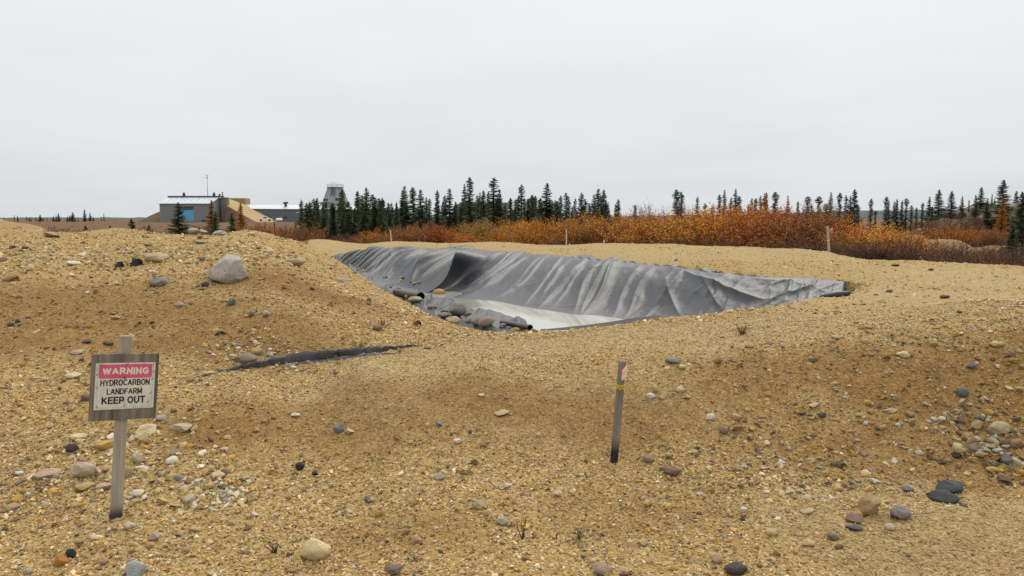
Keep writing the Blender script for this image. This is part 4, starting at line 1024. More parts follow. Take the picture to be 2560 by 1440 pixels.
# ------------------------------------------------------------------ stakes
def stake(base_px, top_px, wd, th, label, Y=None, tipmat=STK, buried=.2):
    b = hit(*base_px) if Y is None else PY(base_px[0], base_px[1], Y)
    if Y is not None: b[2] = gzat(b[0], b[1])
    t = PY(top_px[0], top_px[1], b[1]); d = t - b; h = np.linalg.norm(d)
    s_ = empty('survey_stake', tuple(b)); s_.rotation_euler = (0, math.atan2(d[0], d[2]), 0); tag(s_, label, 'stake')
    o = MB().box(-wd / 2, wd / 2, -th / 2, th / 2, -buried, h).build('post', tipmat, s_); bevel(o, min(wd, th) * .12)
    return s_, h
st, h = stake((1535, 1157), (1556, 903), .046, .022, 'grey wooden stake with pink and yellow tape on the near bank')
PINK = plain('faded_pink_tape', (.78, .50, .40), .5, .4, .1, 30); YEL = plain('yellow_tape', (.62, .50, .03), .4, .4, .1, 30)
m = MB(); nx_, nz_ = 5, 8; V_ = []
for i in range(nx_):
    for k in range(nz_):
        a = i / (nx_ - 1); b = k / (nz_ - 1)
        ww_ = .006 + .038 * a * (1 - .55 * abs(b - .45) ** 1.2 * 1.6)
        V_.append((.004 + ww_ - .01, -.0135 - .015 * a * math.sin(b * 3.1) - .004 * math.sin(b * 9), h - .035 - .09 * b - .02 * (1 - a) * (1 - b) + .012 * a))
m.add(V_, [(i * nz_ + k, (i + 1) * nz_ + k, (i + 1) * nz_ + k + 1, i * nz_ + k + 1) for i in range(nx_ - 1) for k in range(nz_ - 1)])
fl = m.build('pink_flag', PINK, st, True); fl.modifiers.new('t', 'SOLIDIFY').thickness = .001
m = MB()
for zz, rr in ((h - .150, .003), (h - .158, .003), (h - .166, .0035), (h - .174, .0025)):
    m.tube([(-.027, -.015, zz), (0, -.016, zz - .004), (.027, -.015, zz + .002), (.027, .015, zz), (-.027, .015, zz), (-.027, -.015, zz)], rr, 5, False)
m.tube([(.0, -.017, h - .155), (-.012, -.024, h - .175), (.004, -.022, h - .185), (.012, -.02, h - .165)], .004, 5)
m.build('yellow_ribbon', YEL, st, True)
PALE = woodmat('pale_stake', (.42, .36, .27), (.60, .53, .42))
stake((979, 606), (976, 575), .055, .03, 'pale stake at the left end of the far berm', 38.5, PALE)
stake((1416, 608), (1416, 573), .05, .03, 'thin pale stake on the far berm before golden shrubs', 33.5, PALE)
stake((1510, 613), (1510, 600), .06, .04, 'short stub of a stake on the far berm', 31.5, PALE)
s3_, h3 = stake((2073, 630), (2069, 565), .075, .03, 'grey stake with red flag at the edge of the right thicket', 25.0, woodmat('grey_green_stake', (.25, .25, .2), (.42, .42, .36)))
m = MB(); V_ = [(.03 + .12 * a, -.02 - .02 * math.sin(3 * a), h3 - .1 - .12 * b + .04 * a * (1 - 2 * b)) for a in (0, .33, .66, 1) for b in (0, 1)]
m.add(V_, [(2 * i, 2 * i + 2, 2 * i + 3, 2 * i + 1) for i in range(3)]); m.build('red_flag', plain('red_flag_tape', (.62, .16, .12), .5, .3), s3_, True).modifiers.new('t', 'SOLIDIFY').thickness = .002
MB().box(-.04, .04, -.02, .02, h3 * .47, h3 * .47 + .03).build('yellow_ribbon', YEL, s3_)
stake((2302, 652), (2302, 641), .05, .03, 'grey peg at the far right rim of the gravel', 20.5, STK)

# ------------------------------------------------------------------ strip of plastic edge showing at the heap foot
STRIP = plain('dull_black_plastic', (.050, .050, .055), .4, .5, .1, 3)
def strip(path, hpx, name, label, lean=.25, seed=0):
    n_ = 90; u = np.linspace(0, 1, n_); pp = catmull(np.array([(a, b, 0) for a, b in path], float), u); hh = np.interp(u, np.linspace(0, 1, len(hpx)), hpx)
    V_ = []; c = None
    for i in range(n_):
        p = hit(pp[i, 0], pp[i, 1]); hgt = hh[i] * p[1] / 2000 * (1 + .03 * math.sin(i * .7 + seed))
        wob = .015 * math.sin(i * .21 + seed) + .006 * math.sin(i * .9)
        for k, fr in enumerate((-.4, .3, .65, 1.0)):
            V_.append(np.array([p[0], p[1] + lean * hgt * max(fr, 0) * 1.4 + wob * max(fr, 0), p[2] - .004 + hgt * fr * 1.05]))
    V_ = np.array(V_); c = V_.mean(0); me = mesh_np(name, V_ - c, grid_faces(n_, 4)); o = link(name, me, STRIP, None, tuple(c))
    o.modifiers.new('t', 'SOLIDIFY').thickness = .004
    return tag(o, label, 'plastic strip')
strip([(548, 931), (640, 921), (760, 906), (880, 892), (960, 880), (1058, 863)], [3, 17, 25, 21, 15, 2], 'liner_strip', 'buried black liner edge standing out at the gravel heap foot', .05, 1)
strip([(700, 915), (780, 911), (860, 899), (950, 889), (1035, 882)], [1, 8, 8, 6, 1], 'liner_strip', 'second thinner black liner edge in front of the first', .9, 2)

# ------------------------------------------------------------------ stones
RM = Mat('stone', .85, .25)
oc = RM.coord('Object'); oi = RM.n('ShaderNodeObjectInfo')
sh_ = RM.n('ShaderNodeVectorMath', operation='ADD'); RM.l(oc, sh_.inputs[0]); 
mm = RM.math('MULTIPLY', oi.outputs['Random'], 50.0); RM.l(mm, sh_.inputs[1])
na = RM.noise(sh_.outputs[0], 1.7, 6, .65); nb = RM.noise(sh_.outputs[0], 14, 4, .7)
f = RM.ramp(na, [(.25, (.66, .62, .58)), (.5, (1, 1, 1)), (.75, (1.22, 1.2, 1.16))])
c = RM.mix(1.0, oi.outputs['Color'], f, 'MULTIPLY')
c = RM.mix(1.0, c, RM.ramp(nb, [(.3, (.72, .70, .68)), (.6, (1.05, 1.05, 1.05))]), 'MULTIPLY')
RM.color(c); RM.bump(RM.math('ADD', na, RM.math('MULTIPLY', nb, .35)), .55, .06); STONE = RM.m
GMt = Mat('speckled_granite', .85, .25); oc = GMt.coord('Object')
sp_ = GMt.voro(oc, 34); n5 = GMt.noise(oc, 2.2, 5, .6); n6 = GMt.noise(oc, 40, 3, .7)
c = GMt.ramp(n6, [(.33, (.16, .15, .14)), (.45, (.36, .34, .31)), (.62, (.55, .51, .45))])
c = GMt.mix(GMt.rng(n5, .5, .68, 0, .6), c, (.50, .44, .33)); GMt.color(c); GMt.bump(GMt.math('ADD', n5, GMt.math('MULTIPLY', n6, .4)), .6, .05); GRANITE = GMt.m

def ico(sub):
    t = (1 + 5 ** .5) / 2
    v = np.array([(-1, t, 0), (1, t, 0), (-1, -t, 0), (1, -t, 0), (0, -1, t), (0, 1, t), (0, -1, -t), (0, 1, -t), (t, 0, -1), (t, 0, 1), (-t, 0, -1), (-t, 0, 1)], float); v /= np.linalg.norm(v[0])
    f = [(0, 11, 5), (0, 5, 1), (0, 1, 7), (0, 7, 10), (0, 10, 11), (1, 5, 9), (5, 11, 4), (11, 10, 2), (10, 7, 6), (7, 1, 8), (3, 9, 4), (3, 4, 2), (3, 2, 6), (3, 6, 8), (3, 8, 9), (4, 9, 5), (2, 4, 11), (6, 2, 10), (8, 6, 7), (9, 8, 1)]
    V_ = [tuple(p) for p in v]
    for _ in range(sub):
        cache = {}; nf = []
        def mid(a, b):
            k = (min(a, b), max(a, b))
            if k not in cache:
                p = (np.array(V_[a]) + np.array(V_[b])) / 2; p /= np.linalg.norm(p); V_.append(tuple(p)); cache[k] = len(V_) - 1
            return cache[k]
        for a, b, c in f:
            x, y, z_ = mid(a, b), mid(b, c), mid(c, a); nf += [(a, x, z_), (b, y, x), (c, z_, y), (x, y, z_)]
        f = nf
    return np.array(V_), np.array(f)
ICO2, ICO3, ICO4 = ico(2), ico(3), ico(4)
def n3d(p, s): return (vn(p[:, 0] + 7.1, p[:, 1] + p[:, 2] * 1.31, s) + vn(p[:, 1] - 3.3, p[:, 2] + p[:, 0] * .77, s + 1) + vn(p[:, 2] + 1.7, p[:, 0] - p[:, 1] * .9, s + 2)) / 1.5 - 1
def rock_mesh(seed, base, angular, rough=.12):
    r = np.random.default_rng(seed); V_, F_ = base; p = V_.copy()
    p = p * (1 + .28 * n3d(V_ * 1.1 + 9, seed)[:, None])
    for k in range(int(3 + angular * 9)):
        d = r.normal(0, 1, 3); d /= np.linalg.norm(d); lim = r.uniform(.5, .85) if angular > .4 else r.uniform(.72, .95)
        t = p @ d; ex = np.maximum(t - lim, 0); p = p - ex[:, None] * d * .92
    p = p * (1 + rough * .5 * n3d(V_ * 3.2 + 4, seed + 5)[:, None] + rough * .25 * n3d(V_ * 8, seed + 8)[:, None])
    p -= (p.max(0) + p.min(0)) / 2; p /= (p.max(0) - p.min(0))
    return mesh_np('stone', p, F_, angular < .55)
PEB = [rock_mesh(500 + i, ICO2, a) for i, a in enumerate([.3, .7, .2, .9, .5, .8, .6, 1.0, .45, .95, .35, .75])]
for p in PEB: p.materials.append(STONE)
_q = np.concatenate([APRON_PTS, LINER_PTS[::3]]) - CAM
_fw = _q[:, 1] * CP - _q[:, 2] * SP
SPX = 1280 + 2000 * _q[:, 0] / _fw; SPY = 720 - 2000 * (_q[:, 1] * SP + _q[:, 2] * CP) / _fw
def hit_all(px, py):
    t = hit(px, py)
    k = np.where((np.abs(SPX - px) < 6) & (np.abs(SPY - py) < 4))[0]
    if len(k) == 0: return t
    j_ = k[np.argmin(_q[k, 1])]
    return t if t[1] < _q[j_, 1] else _q[j_] + CAM
def place_stone(px, py, wpx, hpx, colr, label, ang=.3, seed=None, yaw=None, tilt=0.0, Y=None, name='stone', cat='stone', hi=True, mat=None, group=None, sink=.18, depth=.85):
    if Y is None: b = hit(px, py + hpx * .40)
    else: b = hit_all(px, py + hpx * .40)
    w_ = wpx * b[1] / 2000; h_ = hpx * b[1] / 2000 * .92
    seed = seed if seed is not None else int(px * 7 + py * 13) % 9973
    if hi: me = rock_mesh(seed, ICO4 if wpx > 60 else ICO3, ang); me.materials.append(mat or STONE)
    else: me = PEB[seed % len(PEB)]
    o = bpy.data.objects.new(name, me); col.objects.link(o)
    o.scale = (w_, w_ * depth, h_ / (1 - sink * .6)); o.location = (b[0], b[1] + w_ * .25, b[2] + h_ * (.5 - sink * .5))
    o.rotation_euler = (random.uniform(-.15, .15), tilt, yaw if yaw is not None else random.uniform(-.3, .3))
    o.color = (*colr, 1)
    return tag(o, label, cat, group)
GRY = (.25, .235, .205); DGR = (.085, .086, .09); BLG = (.13, .14, .155); CRM = (.60, .49, .29); TAN = (.46, .335, .155); OCH = (.50, .32, .085); PNK = (.47, .33, .23); PUR = (.20, .155, .14); BRN = (.20, .135, .085); WHT = (.66, .60, .47); RED = (.30, .15, .10); BLK = (.03, .032, .036); LGR = (.39, .36, .30); GRN = (.20, .21, .175)
bl = place_stone(563, 677, 98, 78, GRY, 'big speckled grey granite boulder on the brow of the heap', .35, 47, .0, .0, mat=GRANITE, name='boulder', cat='boulder', sink=.1)
co = np.empty(len(bl.data.vertices) * 3, np.float32); bl.data.vertices.foreach_get('co', co); co = co.reshape(-1, 3)
hh_ = np.clip(co[:, 2] + .5, 0, 1)          # peaked: narrows upwards towards the right shoulder
co[:, 0] = co[:, 0] * (1.08 - .30 * hh_ ** 1.6) + .17 * hh_ - .05; co[:, 1] *= (1.05 - .2 * hh_)
bl.data.vertices.foreach_set('co', co.ravel()); bl.data.polygons.foreach_set('use_smooth', np.ones(len(bl.data.polygons), bool)); bl.data.update()
HAND = [
 (393, 707, 46, 28, GRY, 'rounded grey boulder left of the big granite boulder', .3), (737, 657, 52, 22, (.40, .34, .22), 'long tan stone on the right brow of the heap', .3),
 (577, 757, 24, 21, BLG, 'blue grey stone below the big granite boulder', .6), (511, 713, 20, 14, DGR, 'dark slate stone at the left foot of the big boulder', .6), (447, 762, 20, 15, LGR, 'pale grey stone below the rounded grey boulder', .2),
 (504, 648, 20, 14, GRY, 'small grey stone above the big granite boulder', .3), (180, 659, 36, 12, WHT, 'bright white flat stone on the brow of the heap', .3), (385, 645, 60, 26, (.48, .36, .22), 'half buried tan stone on the heap brow', .2),
 (20, 695, 44, 24, TAN, 'tan block at the left edge of the heap', .5), (72, 672, 18, 14, CRM, 'cream pebble right of the tan block', .2), (610, 899, 58, 26, (.22, .175, .13), 'long grey brown stone lying against the black liner strip', .2),
 (640, 880, 30, 22, TAN, 'tan stone behind the black liner strip', .3), (665, 786, 20, 18, LGR, 'pale stone in the middle of the heap face', .3), (628, 787, 14, 16, BLG, 'small blue stone beside a pale one on the heap face', .3),
 (288, 797, 18, 12, TAN, 'round tan pebble above the sign post', .1), (222, 816, 16, 12, OCH, 'yellow pebble left of the sign post top', .5), (25, 812, 16, 12, DGR, 'dark pebble near the left edge of the heap', .3), (42, 806, 15, 12, DGR, 'second dark pebble near the left edge of the heap', .2),
 (943, 822, 26, 16, (.24, .15, .11), 'reddish brown stone low on the right of the heap', .3), (922, 749, 14, 11, PUR, 'small purple pebble on the right shoulder of the heap', .3), (852, 700, 30, 12, LGR, 'thin pale grey shard on the right edge of the heap', .6), (780, 722, 12, 9, DGR, 'small dark pebble on the smooth sand of the heap', .4),
 (480, 577, 26, 15, LGR, 'light grey boulder on the skyline of the heap', .4), (505, 579, 22, 12, LGR, 'smaller light boulder beside the skyline one', .3), (546, 583, 34, 14, (.40, .36, .31), 'broad pale boulder on the heap skyline', .3), (628, 585, 20, 9, CRM, 'cream stone on the heap skyline', .3), (125, 590, 46, 11, (.30, .24, .19), 'flat brown slab on the heap top at left', .5), (498, 594, 14, 10, BLG, 'little grey stone on the heap top', .4), (368, 613, 20, 8, PUR, 'purple grey flat stone on the heap top', .3), (60, 619, 18, 8, DGR, 'dark flat stone on the heap top', .3), (500, 606, 36, 9, (.38, .33, .26), 'long flat stone on the heap top', .5), (673, 629, 20, 12, CRM, 'cream stone near the right brow of the heap', .3),
 (201, 1181, 62, 42, (.50, .41, .28), 'large smooth cream stone left of the sign post', .25), (112, 1192, 66, 18, (.44, .31, .21), 'long pinkish stone left of the smooth cream stone', .2), (176, 1122, 30, 22, (.075, .05, .045), 'round dark brown stone above the smooth cream stone', .15),
 (253, 1118, 46, 26, OCH, 'yellow ochre slab left of the sign post', .85), (190, 1097, 44, 16, CRM, 'flat cream stone behind the ochre slab', .4), (448, 1073, 58, 18, (.46, .37, .27), 'long cream bar of stone right of the sign', .7), (360, 1080, 60, 22, CRM, 'pale flat slab right of the sign post', .7), (355, 1102, 30, 28, TAN, 'tan triangular stone below the pale slab', .7), (400, 1046, 34, 14, LGR, 'grey flat stone under the right sign corner', .5),
 (345, 1148, 34, 26, (.44, .36, .24), 'tan stone halfway down right of the sign post', .5), (318, 1185, 24, 32, (.46, .37, .25), 'upright tan stone behind the sign post', .4), (392, 1152, 12, 10, BLG, 'tiny blue stone right of the sign post', .3), (337, 1235, 32, 18, WHT, 'white stone right of the lower sign post', .4), (257, 1222, 46, 20, (.50, .38, .27), 'pinkish cream stone left of the lower sign post', .5), (205, 1220, 48, 22, (.46, .33, .15), 'ochre flat stone left of the lower sign post', .5),
 (470, 1258, 32, 28, (.50, .44, .31), 'pale angular stone in the pebble patch', .8), (543, 1195, 36, 18, CRM, 'cream stone at the top of the pebble patch', .3), (425, 1198, 26, 16, (.50, .39, .17), 'yellow stone right of the sign post', .5), (448, 1197, 26, 16, GRY, 'grey stone beside the yellow one right of the sign', .3),
 (635, 1290, 22, 16, WHT, 'round white pebble right of the pebble patch', .15), (320, 1317, 32, 18, (.52, .45, .31), 'cream block at the foot of the sign post', .6), (380, 1343, 30, 26, (.50, .37, .27), 'pinkish stone below the sign post', .5), (374, 1366, 26, 18, TAN, 'tan stone in front of the pinkish one', .3), (194, 1356, 24, 14, TAN, 'tan oval pebble at lower left', .1), (28, 1273, 32, 20, (.42, .34, .2), 'tan stone near the left frame edge', .4), (38, 1250, 34, 16, OCH, 'golden yellow stone near the left frame edge', .6),
 (173, 1387, 28, 26, BLK, 'shiny black angular stone at lower left', .9), (147, 1403, 34, 34, (.46, .20, .05), 'orange and yellow stone beside the black stone', .5), (333, 1425, 52, 44, (.40, .42, .40), 'pale blue white rock at the bottom edge', .6), (257, 1405, 26, 20, PNK, 'pink grey stone at lower left', .4), (465, 1378, 20, 20, PNK, 'round pinkish pebble below the pebble patch', .2), (70, 1432, 24, 18, LGR, 'pale stone at the bottom left edge', .4),
 (786, 1382, 72, 56, (.62, .50, .28), 'large round flat cream stone at the bottom', .1), (845, 1075, 27, 24, (.20, .195, .21), 'round grey pebble in the open sand', .1), (874, 1081, 22, 14, CRM, 'cream pebble right of the round grey one', .4), (1096, 1063, 18, 16, (.22, .26, .30), 'round blue grey pebble in the open sand', .15), (1143, 1105, 24, 14, WHT, 'white almond pebble in the open sand', .15), (748, 1168, 26, 20, BLK, 'black triangular chip in the sand', .95), (786, 1188, 18, 14, BLK, 'smaller black chip beside the triangular one', .9), (738, 1040, 24, 9, WHT, 'thin white pebble above the open sand', .3), (963, 1058, 16, 13, (.55, .42, .16), 'yellow pebble in the open sand', .3), (1203, 992, 18, 10, WHT, 'small white pebble near the berm crest', .3),
 (636, 1290, 1, 1, WHT, '', .1), (1197, 1268, 30, 26, (.44, .37, .24), 'cream stone in the middle foreground', .7), (1212, 1288, 24, 16, TAN, 'tan block under the middle foreground stone', .7), (917, 1253, 16, 14, (.16, .17, .16), 'dark green pebble in the foreground', .2), (722, 1247, 20, 16, TAN, 'round tan pebble left of the green pebble', .2), (690, 1288, 14, 10, WHT, 'tiny white pebble in the left foreground', .2), (1042, 1352, 26, 18, (.48, .28, .20), 'salmon pink stone in the foreground', .3), (1100, 1195, 28, 18, LGR, 'olive grey flat stone in the foreground', .6), (985, 1427, 44, 28, (.20, .16, .14), 'grey brown rock at the bottom edge', .6), (1090, 1325, 14, 14, WHT, 'round white pebble in the foreground', .1), (726, 1426, 34, 16, (.40, .26, .12), 'ochre stone under the flat cream stone', .5), (722, 1428, 18, 15, DGR, 'dark pebble left of the ochre stone', .2),
 (1620, 1266, 28, 20, (.55, .40, .14), 'yellow chip right of the stake foot', .8), (1673, 1268, 22, 17, (.55, .38, .13), 'second yellow chip right of the first', .8), (1624, 1153, 34, 16, (.26, .18, .13), 'brown stone right of the stake foot', .3), (1682, 1184, 44, 22, (.21, .13, .10), 'long maroon stone right of the stake', .3), (1655, 1176, 14, 13, (.17, .2, .2), 'little blue green pebble beside the maroon stone', .3), (1776, 1048, 26, 20, WHT, 'smooth white pebble on the right bank', .1), (1811, 1079, 22, 20, PUR, 'dark purple pebble on the right bank', .3), (1843, 1075, 32, 14, (.30, .18, .11), 'red brown stone on the right bank', .5), (1842, 1045, 24, 18, TAN, 'tan angular stone on the right bank', .6), (1628, 994, 24, 16, WHT, 'white pebble on the bank right of the stake', .3), (1657, 996, 24, 18, (.52, .42, .24), 'cream wedge right of the white pebble', .6), (1702, 976, 24, 16, CRM, 'cream pebble on the upper bank', .3), (1638, 977, 14, 20, (.42, .32, .15), 'ochre stone close right of the stake', .6), (1685, 902, 42, 16, (.25, .22, .18), 'grey brown stone on the berm crest', .4), (1707, 921, 20, 14, CRM, 'cream stone below the crest stone', .4), (1648, 1090, 16, 16, OCH, 'ochre cube beside the stake', .8), (1347, 1087, 14, 14, CRM, 'cream pebble left of the stake', .2),
 (1255, 1307, 32, 24, (.42, .38, .28), 'round olive cream stone by the dry twigs', .2), (1610, 1360, 26, 18, (.48, .37, .2), 'tan block in the lower middle', .7), (1510, 1426, 50, 32, (.42, .31, .22), 'pinkish round rock at the bottom edge', .2), (1843, 1428, 62, 30, (.075, .072, .062), 'smooth dark oval stone at the bottom edge', .05), (1792, 1398, 36, 26, (.48, .37, .2), 'tan stone above the dark oval stone', .4), (1683, 1424, 20, 16, OCH, 'ochre pebble left of the dark oval stone', .6), (1395, 1240, 20, 16, CRM, 'cream chip in the middle foreground', .6), (1270, 1217, 22, 13, WHT, 'white chip left of the middle foreground', .3), (1860, 1277, 20, 15, WHT, 'white pebble in the right foreground', .2), (1860, 1300, 16, 10, DGR, 'dark pebble right of centre foreground', .3),
 (2180, 1272, 64, 50, (.36, .24, .12), 'big brown and tan boulder in the right foreground', .5), (2258, 1289, 54, 34, (.24, .20, .195), 'purple grey boulder right of the brown boulder', .3), (2154, 1284, 30, 20, (.48, .35, .15), 'yellow tan stone against the brown boulder', .15), (2228, 1321, 28, 18, (.52, .43, .28), 'cream pebble before the purple grey boulder', .15), (2378, 1224, 66, 36, (.085, .095, .095), 'dark grey rock at far right', .6), (2366, 1250, 74, 22, (.05, .058, .05), 'dark wet slab under the dark grey rock', .7), (2272, 1227, 32, 14, (.15, .16, .15), 'flat grey green stone left of the dark rock', .4), (2140, 1322, 44, 8, (.09, .09, .085), 'thin dark sliver before the brown boulder', .5), (2140, 1303, 52, 18, (.20, .13, .09), 'brown flat stone under the yellow tan stone', .5), (2024, 1362, 36, 18, (.52, .40, .20), 'tan flat stone in the right foreground', .6), (2020, 1283, 34, 16, CRM, 'cream stone left of the brown boulder', .5), (1932, 1338, 32, 16, (.48, .38, .2), 'cream flat stone in the lower right', .4), (1945, 1385, 22, 20, (.46, .31, .14), 'ochre pebble in the lower right', .4), (2085, 1345, 30, 18, (.20, .16, .12), 'brown stone in the lower right', .3), (2128, 1115, 16, 20, (.50, .36, .12), 'yellow pebble on the right bank', .3), (2057, 1040, 20, 16, DGR, 'dark round pebble high on the right bank', .2), (2170, 1012, 20, 14, OCH, 'ochre sliver on the right bank', .6),
 (2500, 1080, 56, 36, (.42, .34, .2), 'tan boulder near the right edge of the bank', .3), (2545, 1115, 34, 26, (.30, .19, .11), 'brown cobble at the right frame edge', .2), (2410, 985, 30, 28, (.13, .14, .15), 'grey cobble on the right bank', .4), (2430, 920, 26, 18, (.14, .15, .16), 'slate cobble high on the right bank', .5), (2495, 866, 32, 16, (.5, .38, .2), 'yellow tan cobble near the bank crest', .3), (2335, 860, 26, 22, (.45, .36, .16), 'pale yellow wedge near the bank crest', .7), (2260, 890, 32, 18, CRM, 'cream shard on the right bank', .7), (2487, 1177, 34, 14, (.48, .33, .12), 'ochre flat stone on the right toe', .4), (2520, 1150, 30, 30, (.20, .19, .19), 'grey cobble on the right toe', .5), (2165, 855, 22, 16, (.48, .36, .18), 'tan stone on the crest at right', .5), (2095, 845, 28, 12, (.46, .36, .18), 'flat tan stone on the crest', .4),
 (2225, 729, 18, 9, (.14, .105, .08), 'small brown stone right of the liner tip', .3), (2365, 744, 24, 8, (.20, .10, .08), 'rust brown scrap of rock on the flat at right', .3), (2240, 664, 22, 6, (.10, .09, .08), 'dark flat stone by the far gravel rim', .4), (2330, 675, 14, 6, (.09, .08, .075), 'dark chip by the far gravel rim', .4), (2400, 780, 14, 9, (.10, .11, .05), 'dark olive pebble on the flat at right', .3), (1790, 767, 16, 8, (.46, .36, .2), 'cream stone at the near rim of the liner', .2), (1692, 651, 10, 4, DGR, 'dark stone on the far berm', .3), (230, 913, 18, 14, BLK, 'black stone tucked behind the sign board', .7), (212, 996, 26, 20, (.20, .13, .10), 'brown stone peeking left of the sign board', .3),
 (178, 941, 36, 14, CRM, 'cream flat stone left of the sign board', .4), (190, 882, 34, 10, (.42, .35, .24), 'grey tan flat stone above left of the sign', .4), (108, 950, 20, 14, (.48, .37, .25), 'pinkish stone left of the sign', .3), (270, 858, 24, 12, (.18, .12, .07), 'brown stone left of the post top', .2), (215, 858, 22, 10, DGR, 'dark purple stone left of the post top', .2),
 (835, 893, 18, 10, PUR, 'small purple stone on the black strip', .3), (772, 906, 22, 9, LGR, 'pale pebble on the black strip', .4), (838, 934, 14, 9, PUR, 'mauve pebble in front of the black strip', .2), (1068, 871, 20, 9, (.28, .2, .12), 'brown pebble at the right end of the strip', .2), (520, 935, 34, 10, (.48, .40, .26), 'cream flat stone at the left end of the strip', .5), (550, 930, 14, 9, BLG, 'blue pebble at the left end of the strip', .3), (1250, 1035, 48, 10, (.46, .34, .20), 'long tan splinter on the near bank', .6)]
for h_ in HAND:
    px, py, wp, hp, cl, lab, ag = h_
    if not lab: continue
    big_ = wp >= 40
    place_stone(px, py, wp, hp, cl, lab, ag, hi=wp >= 24, name='boulder' if big_ and py < 800 or 'boulder' in lab else 'stone', cat='boulder' if 'boulder' in lab else 'stone', depth=1.0 if hp < wp * .4 else .85)
# rocks on the liner's edge
for px, py, wp, hp, cl, lab, ag, Y in [
 (1141, 770, 46, 36, (.24, .25, .215), 'round grey green boulder at the water edge', .25, 12.6), (1212, 801, 44, 30, (.30, .235, .215), 'pink grey boulder at the water edge', .25, 10.4), (1186, 803, 32, 22, (.27, .235, .22), 'smaller grey pink boulder beside the pink one', .3, 10.35), (1128, 797, 40, 18, (.40, .32, .19), 'tan boulder at the heap foot near the water', .3, 10.2), (1092, 728, 32, 20, (.42, .27, .13), 'orange tan boulder lying in the black fold of the liner', .1, 21.5), (1040, 746, 40, 16, (.33, .30, .20), 'yellow grey boulder at the liner edge below the heap', .3, 13.2), (1050, 741, 14, 12, (.46, .42, .22), 'pale yellow stone on the liner edge', .4, 13.0), (1015, 739, 18, 12, (.38, .32, .18), 'small tan stone on the liner edge', .4, 13.3), (1110, 785, 34, 14, (.27, .26, .23), 'flat grey stone under the grey green boulder', .2, 11.6), (1262, 810, 20, 12, (.25, .21, .20), 'small mauve stone near the black pipe', .3, 9.7), (1290, 822, 30, 14, (.40, .30, .16), 'tan stone by the black pipe end', .4, 9.2), (1308, 824, 18, 11, GRY, 'grey stone under the black pipe end', .3, 9.1), (1070, 765, 16, 9, (.22, .15, .12), 'brown pebble on the grey apron', .3, 12.5), (1085, 764, 18, 8, (.27, .17, .13), 'reddish pebble on the grey apron', .3, 12.4), (1168, 781, 30, 12, (.24, .15, .11), 'rust brown stone right of the grey green boulder', .5, 12.3), (1112, 777, 20, 10, (.18, .12, .11), 'dark maroon stone left of the grey green boulder', .5, 12.6), (1170, 798, 18, 12, (.28, .2, .17), 'small brown stone left of the pink boulders', .4, 10.5)]:
    o = place_stone(px, py, wp, hp, cl, lab, ag, Y=Y, name='boulder' if wp > 28 else 'stone', cat='boulder' if wp > 28 else 'stone')
# gravel spilled on the liner: a few pebbles
for k in range(14):
    px, py = [(1000, 692), (965, 690), (1018, 704), (905, 672), (992, 716), (1032, 702), (985, 700)][k % 7]; px += random.uniform(-14, 14); py += random.uniform(-3, 3)
    o = place_stone(px, py, random.uniform(6, 12), random.uniform(3, 6), random.choice([CRM, TAN, WHT, BRN]), '%s small pebble of the spill on the far end of the liner' % ORD[k], Y=23.5 if py > 680 else 24.5, hi=False, group='pebbles spilled on the liner')

# ------------------------------------------------------------------ pipes and scraps by the pit
PIPE = plain('black_pipe', (.022, .022, .024), .35, .5, .2, 8)
def pipe(pts, r_, label, hollow=True):
    pts = [np.array(p) for p in pts]; c = np.mean(pts, 0); m = MB(); n_ = 14
    m.tube([p - c for p in pts], r_, n_, False); m.tube([p - c for p in pts[::-1]], r_ * .82, n_, False)
    o = m.build('pipe', PIPE, None, True); o.location = c; return tag(o, label, 'pipe')
pipe([PY(1255, 806, 10.0), PY(1290, 812, 9.6), PY(1326, 819, 9.2)], .034, 'short black pipe with an open end by the water')
pipe([PY(990, 731, 14.2), PY(1020, 737, 13.8), PY(1052, 741, 13.2)], .07, 'fat black pipe lying on the liner below the heap')
SCR = plain('black_scrap', (.018, .018, .02), .5, .3, .2, 8)
def scrap(px, py, wpx, hpx, label, seed, mat=SCR):
    b = hit(px, py + hpx * .4); r = random.Random(seed); w_ = wpx * b[1] / 2000; h_ = hpx * b[1] / 2000
    V_ = []; n_, k_ = 7, 5
    for i in range(n_):
        for k in range(k_):
            a = i / (n_ - 1) - .5; c = k / (k_ - 1)
            V_.append((a * w_ * (1 - .5 * c * r.random()), .25 * w_ * math.sin(a * 4 + c * 2) + r.uniform(-.06, .06) * w_, h_ * (c - .15) * (1 - .5 * abs(a)) + r.uniform(-.1, .1) * h_))
    m = MB(); m.add(V_, [(i * k_ + k, (i + 1) * k_ + k, (i + 1) * k_ + k + 1, i * k_ + k + 1) for i in range(n_ - 1) for k in range(k_ - 1)])
    o = m.build('plastic_scrap', mat, None, True); o.location = b; o.modifiers.new('t', 'SOLIDIFY').thickness = .006; return tag(o, label, 'scrap')
scrap(300, 662, 22, 18, 'small black plastic scrap poking from the heap brow', 3); scrap(342, 655, 30, 24, 'larger black plastic scrap beside the half buried tan stone', 5)
scrap(1043, 808, 20, 12, 'dark scrap on the heap slope near the pit', 8); scrap(552, 833, 26, 9, 'dark sliver of plastic in the heap face', 9)
tp = PY(2100, 738, 12.2); 
m = MB(); m.tube([PY(2052, 742, 12.6), PY(2095, 737, 12.3), PY(2128, 733, 12.2)], [.03, .055, .04], 12); o = m.build('liner_roll', PIPE, None, True); tag(o, 'rolled black end of plastic at the right tip of the liner', 'liner roll')

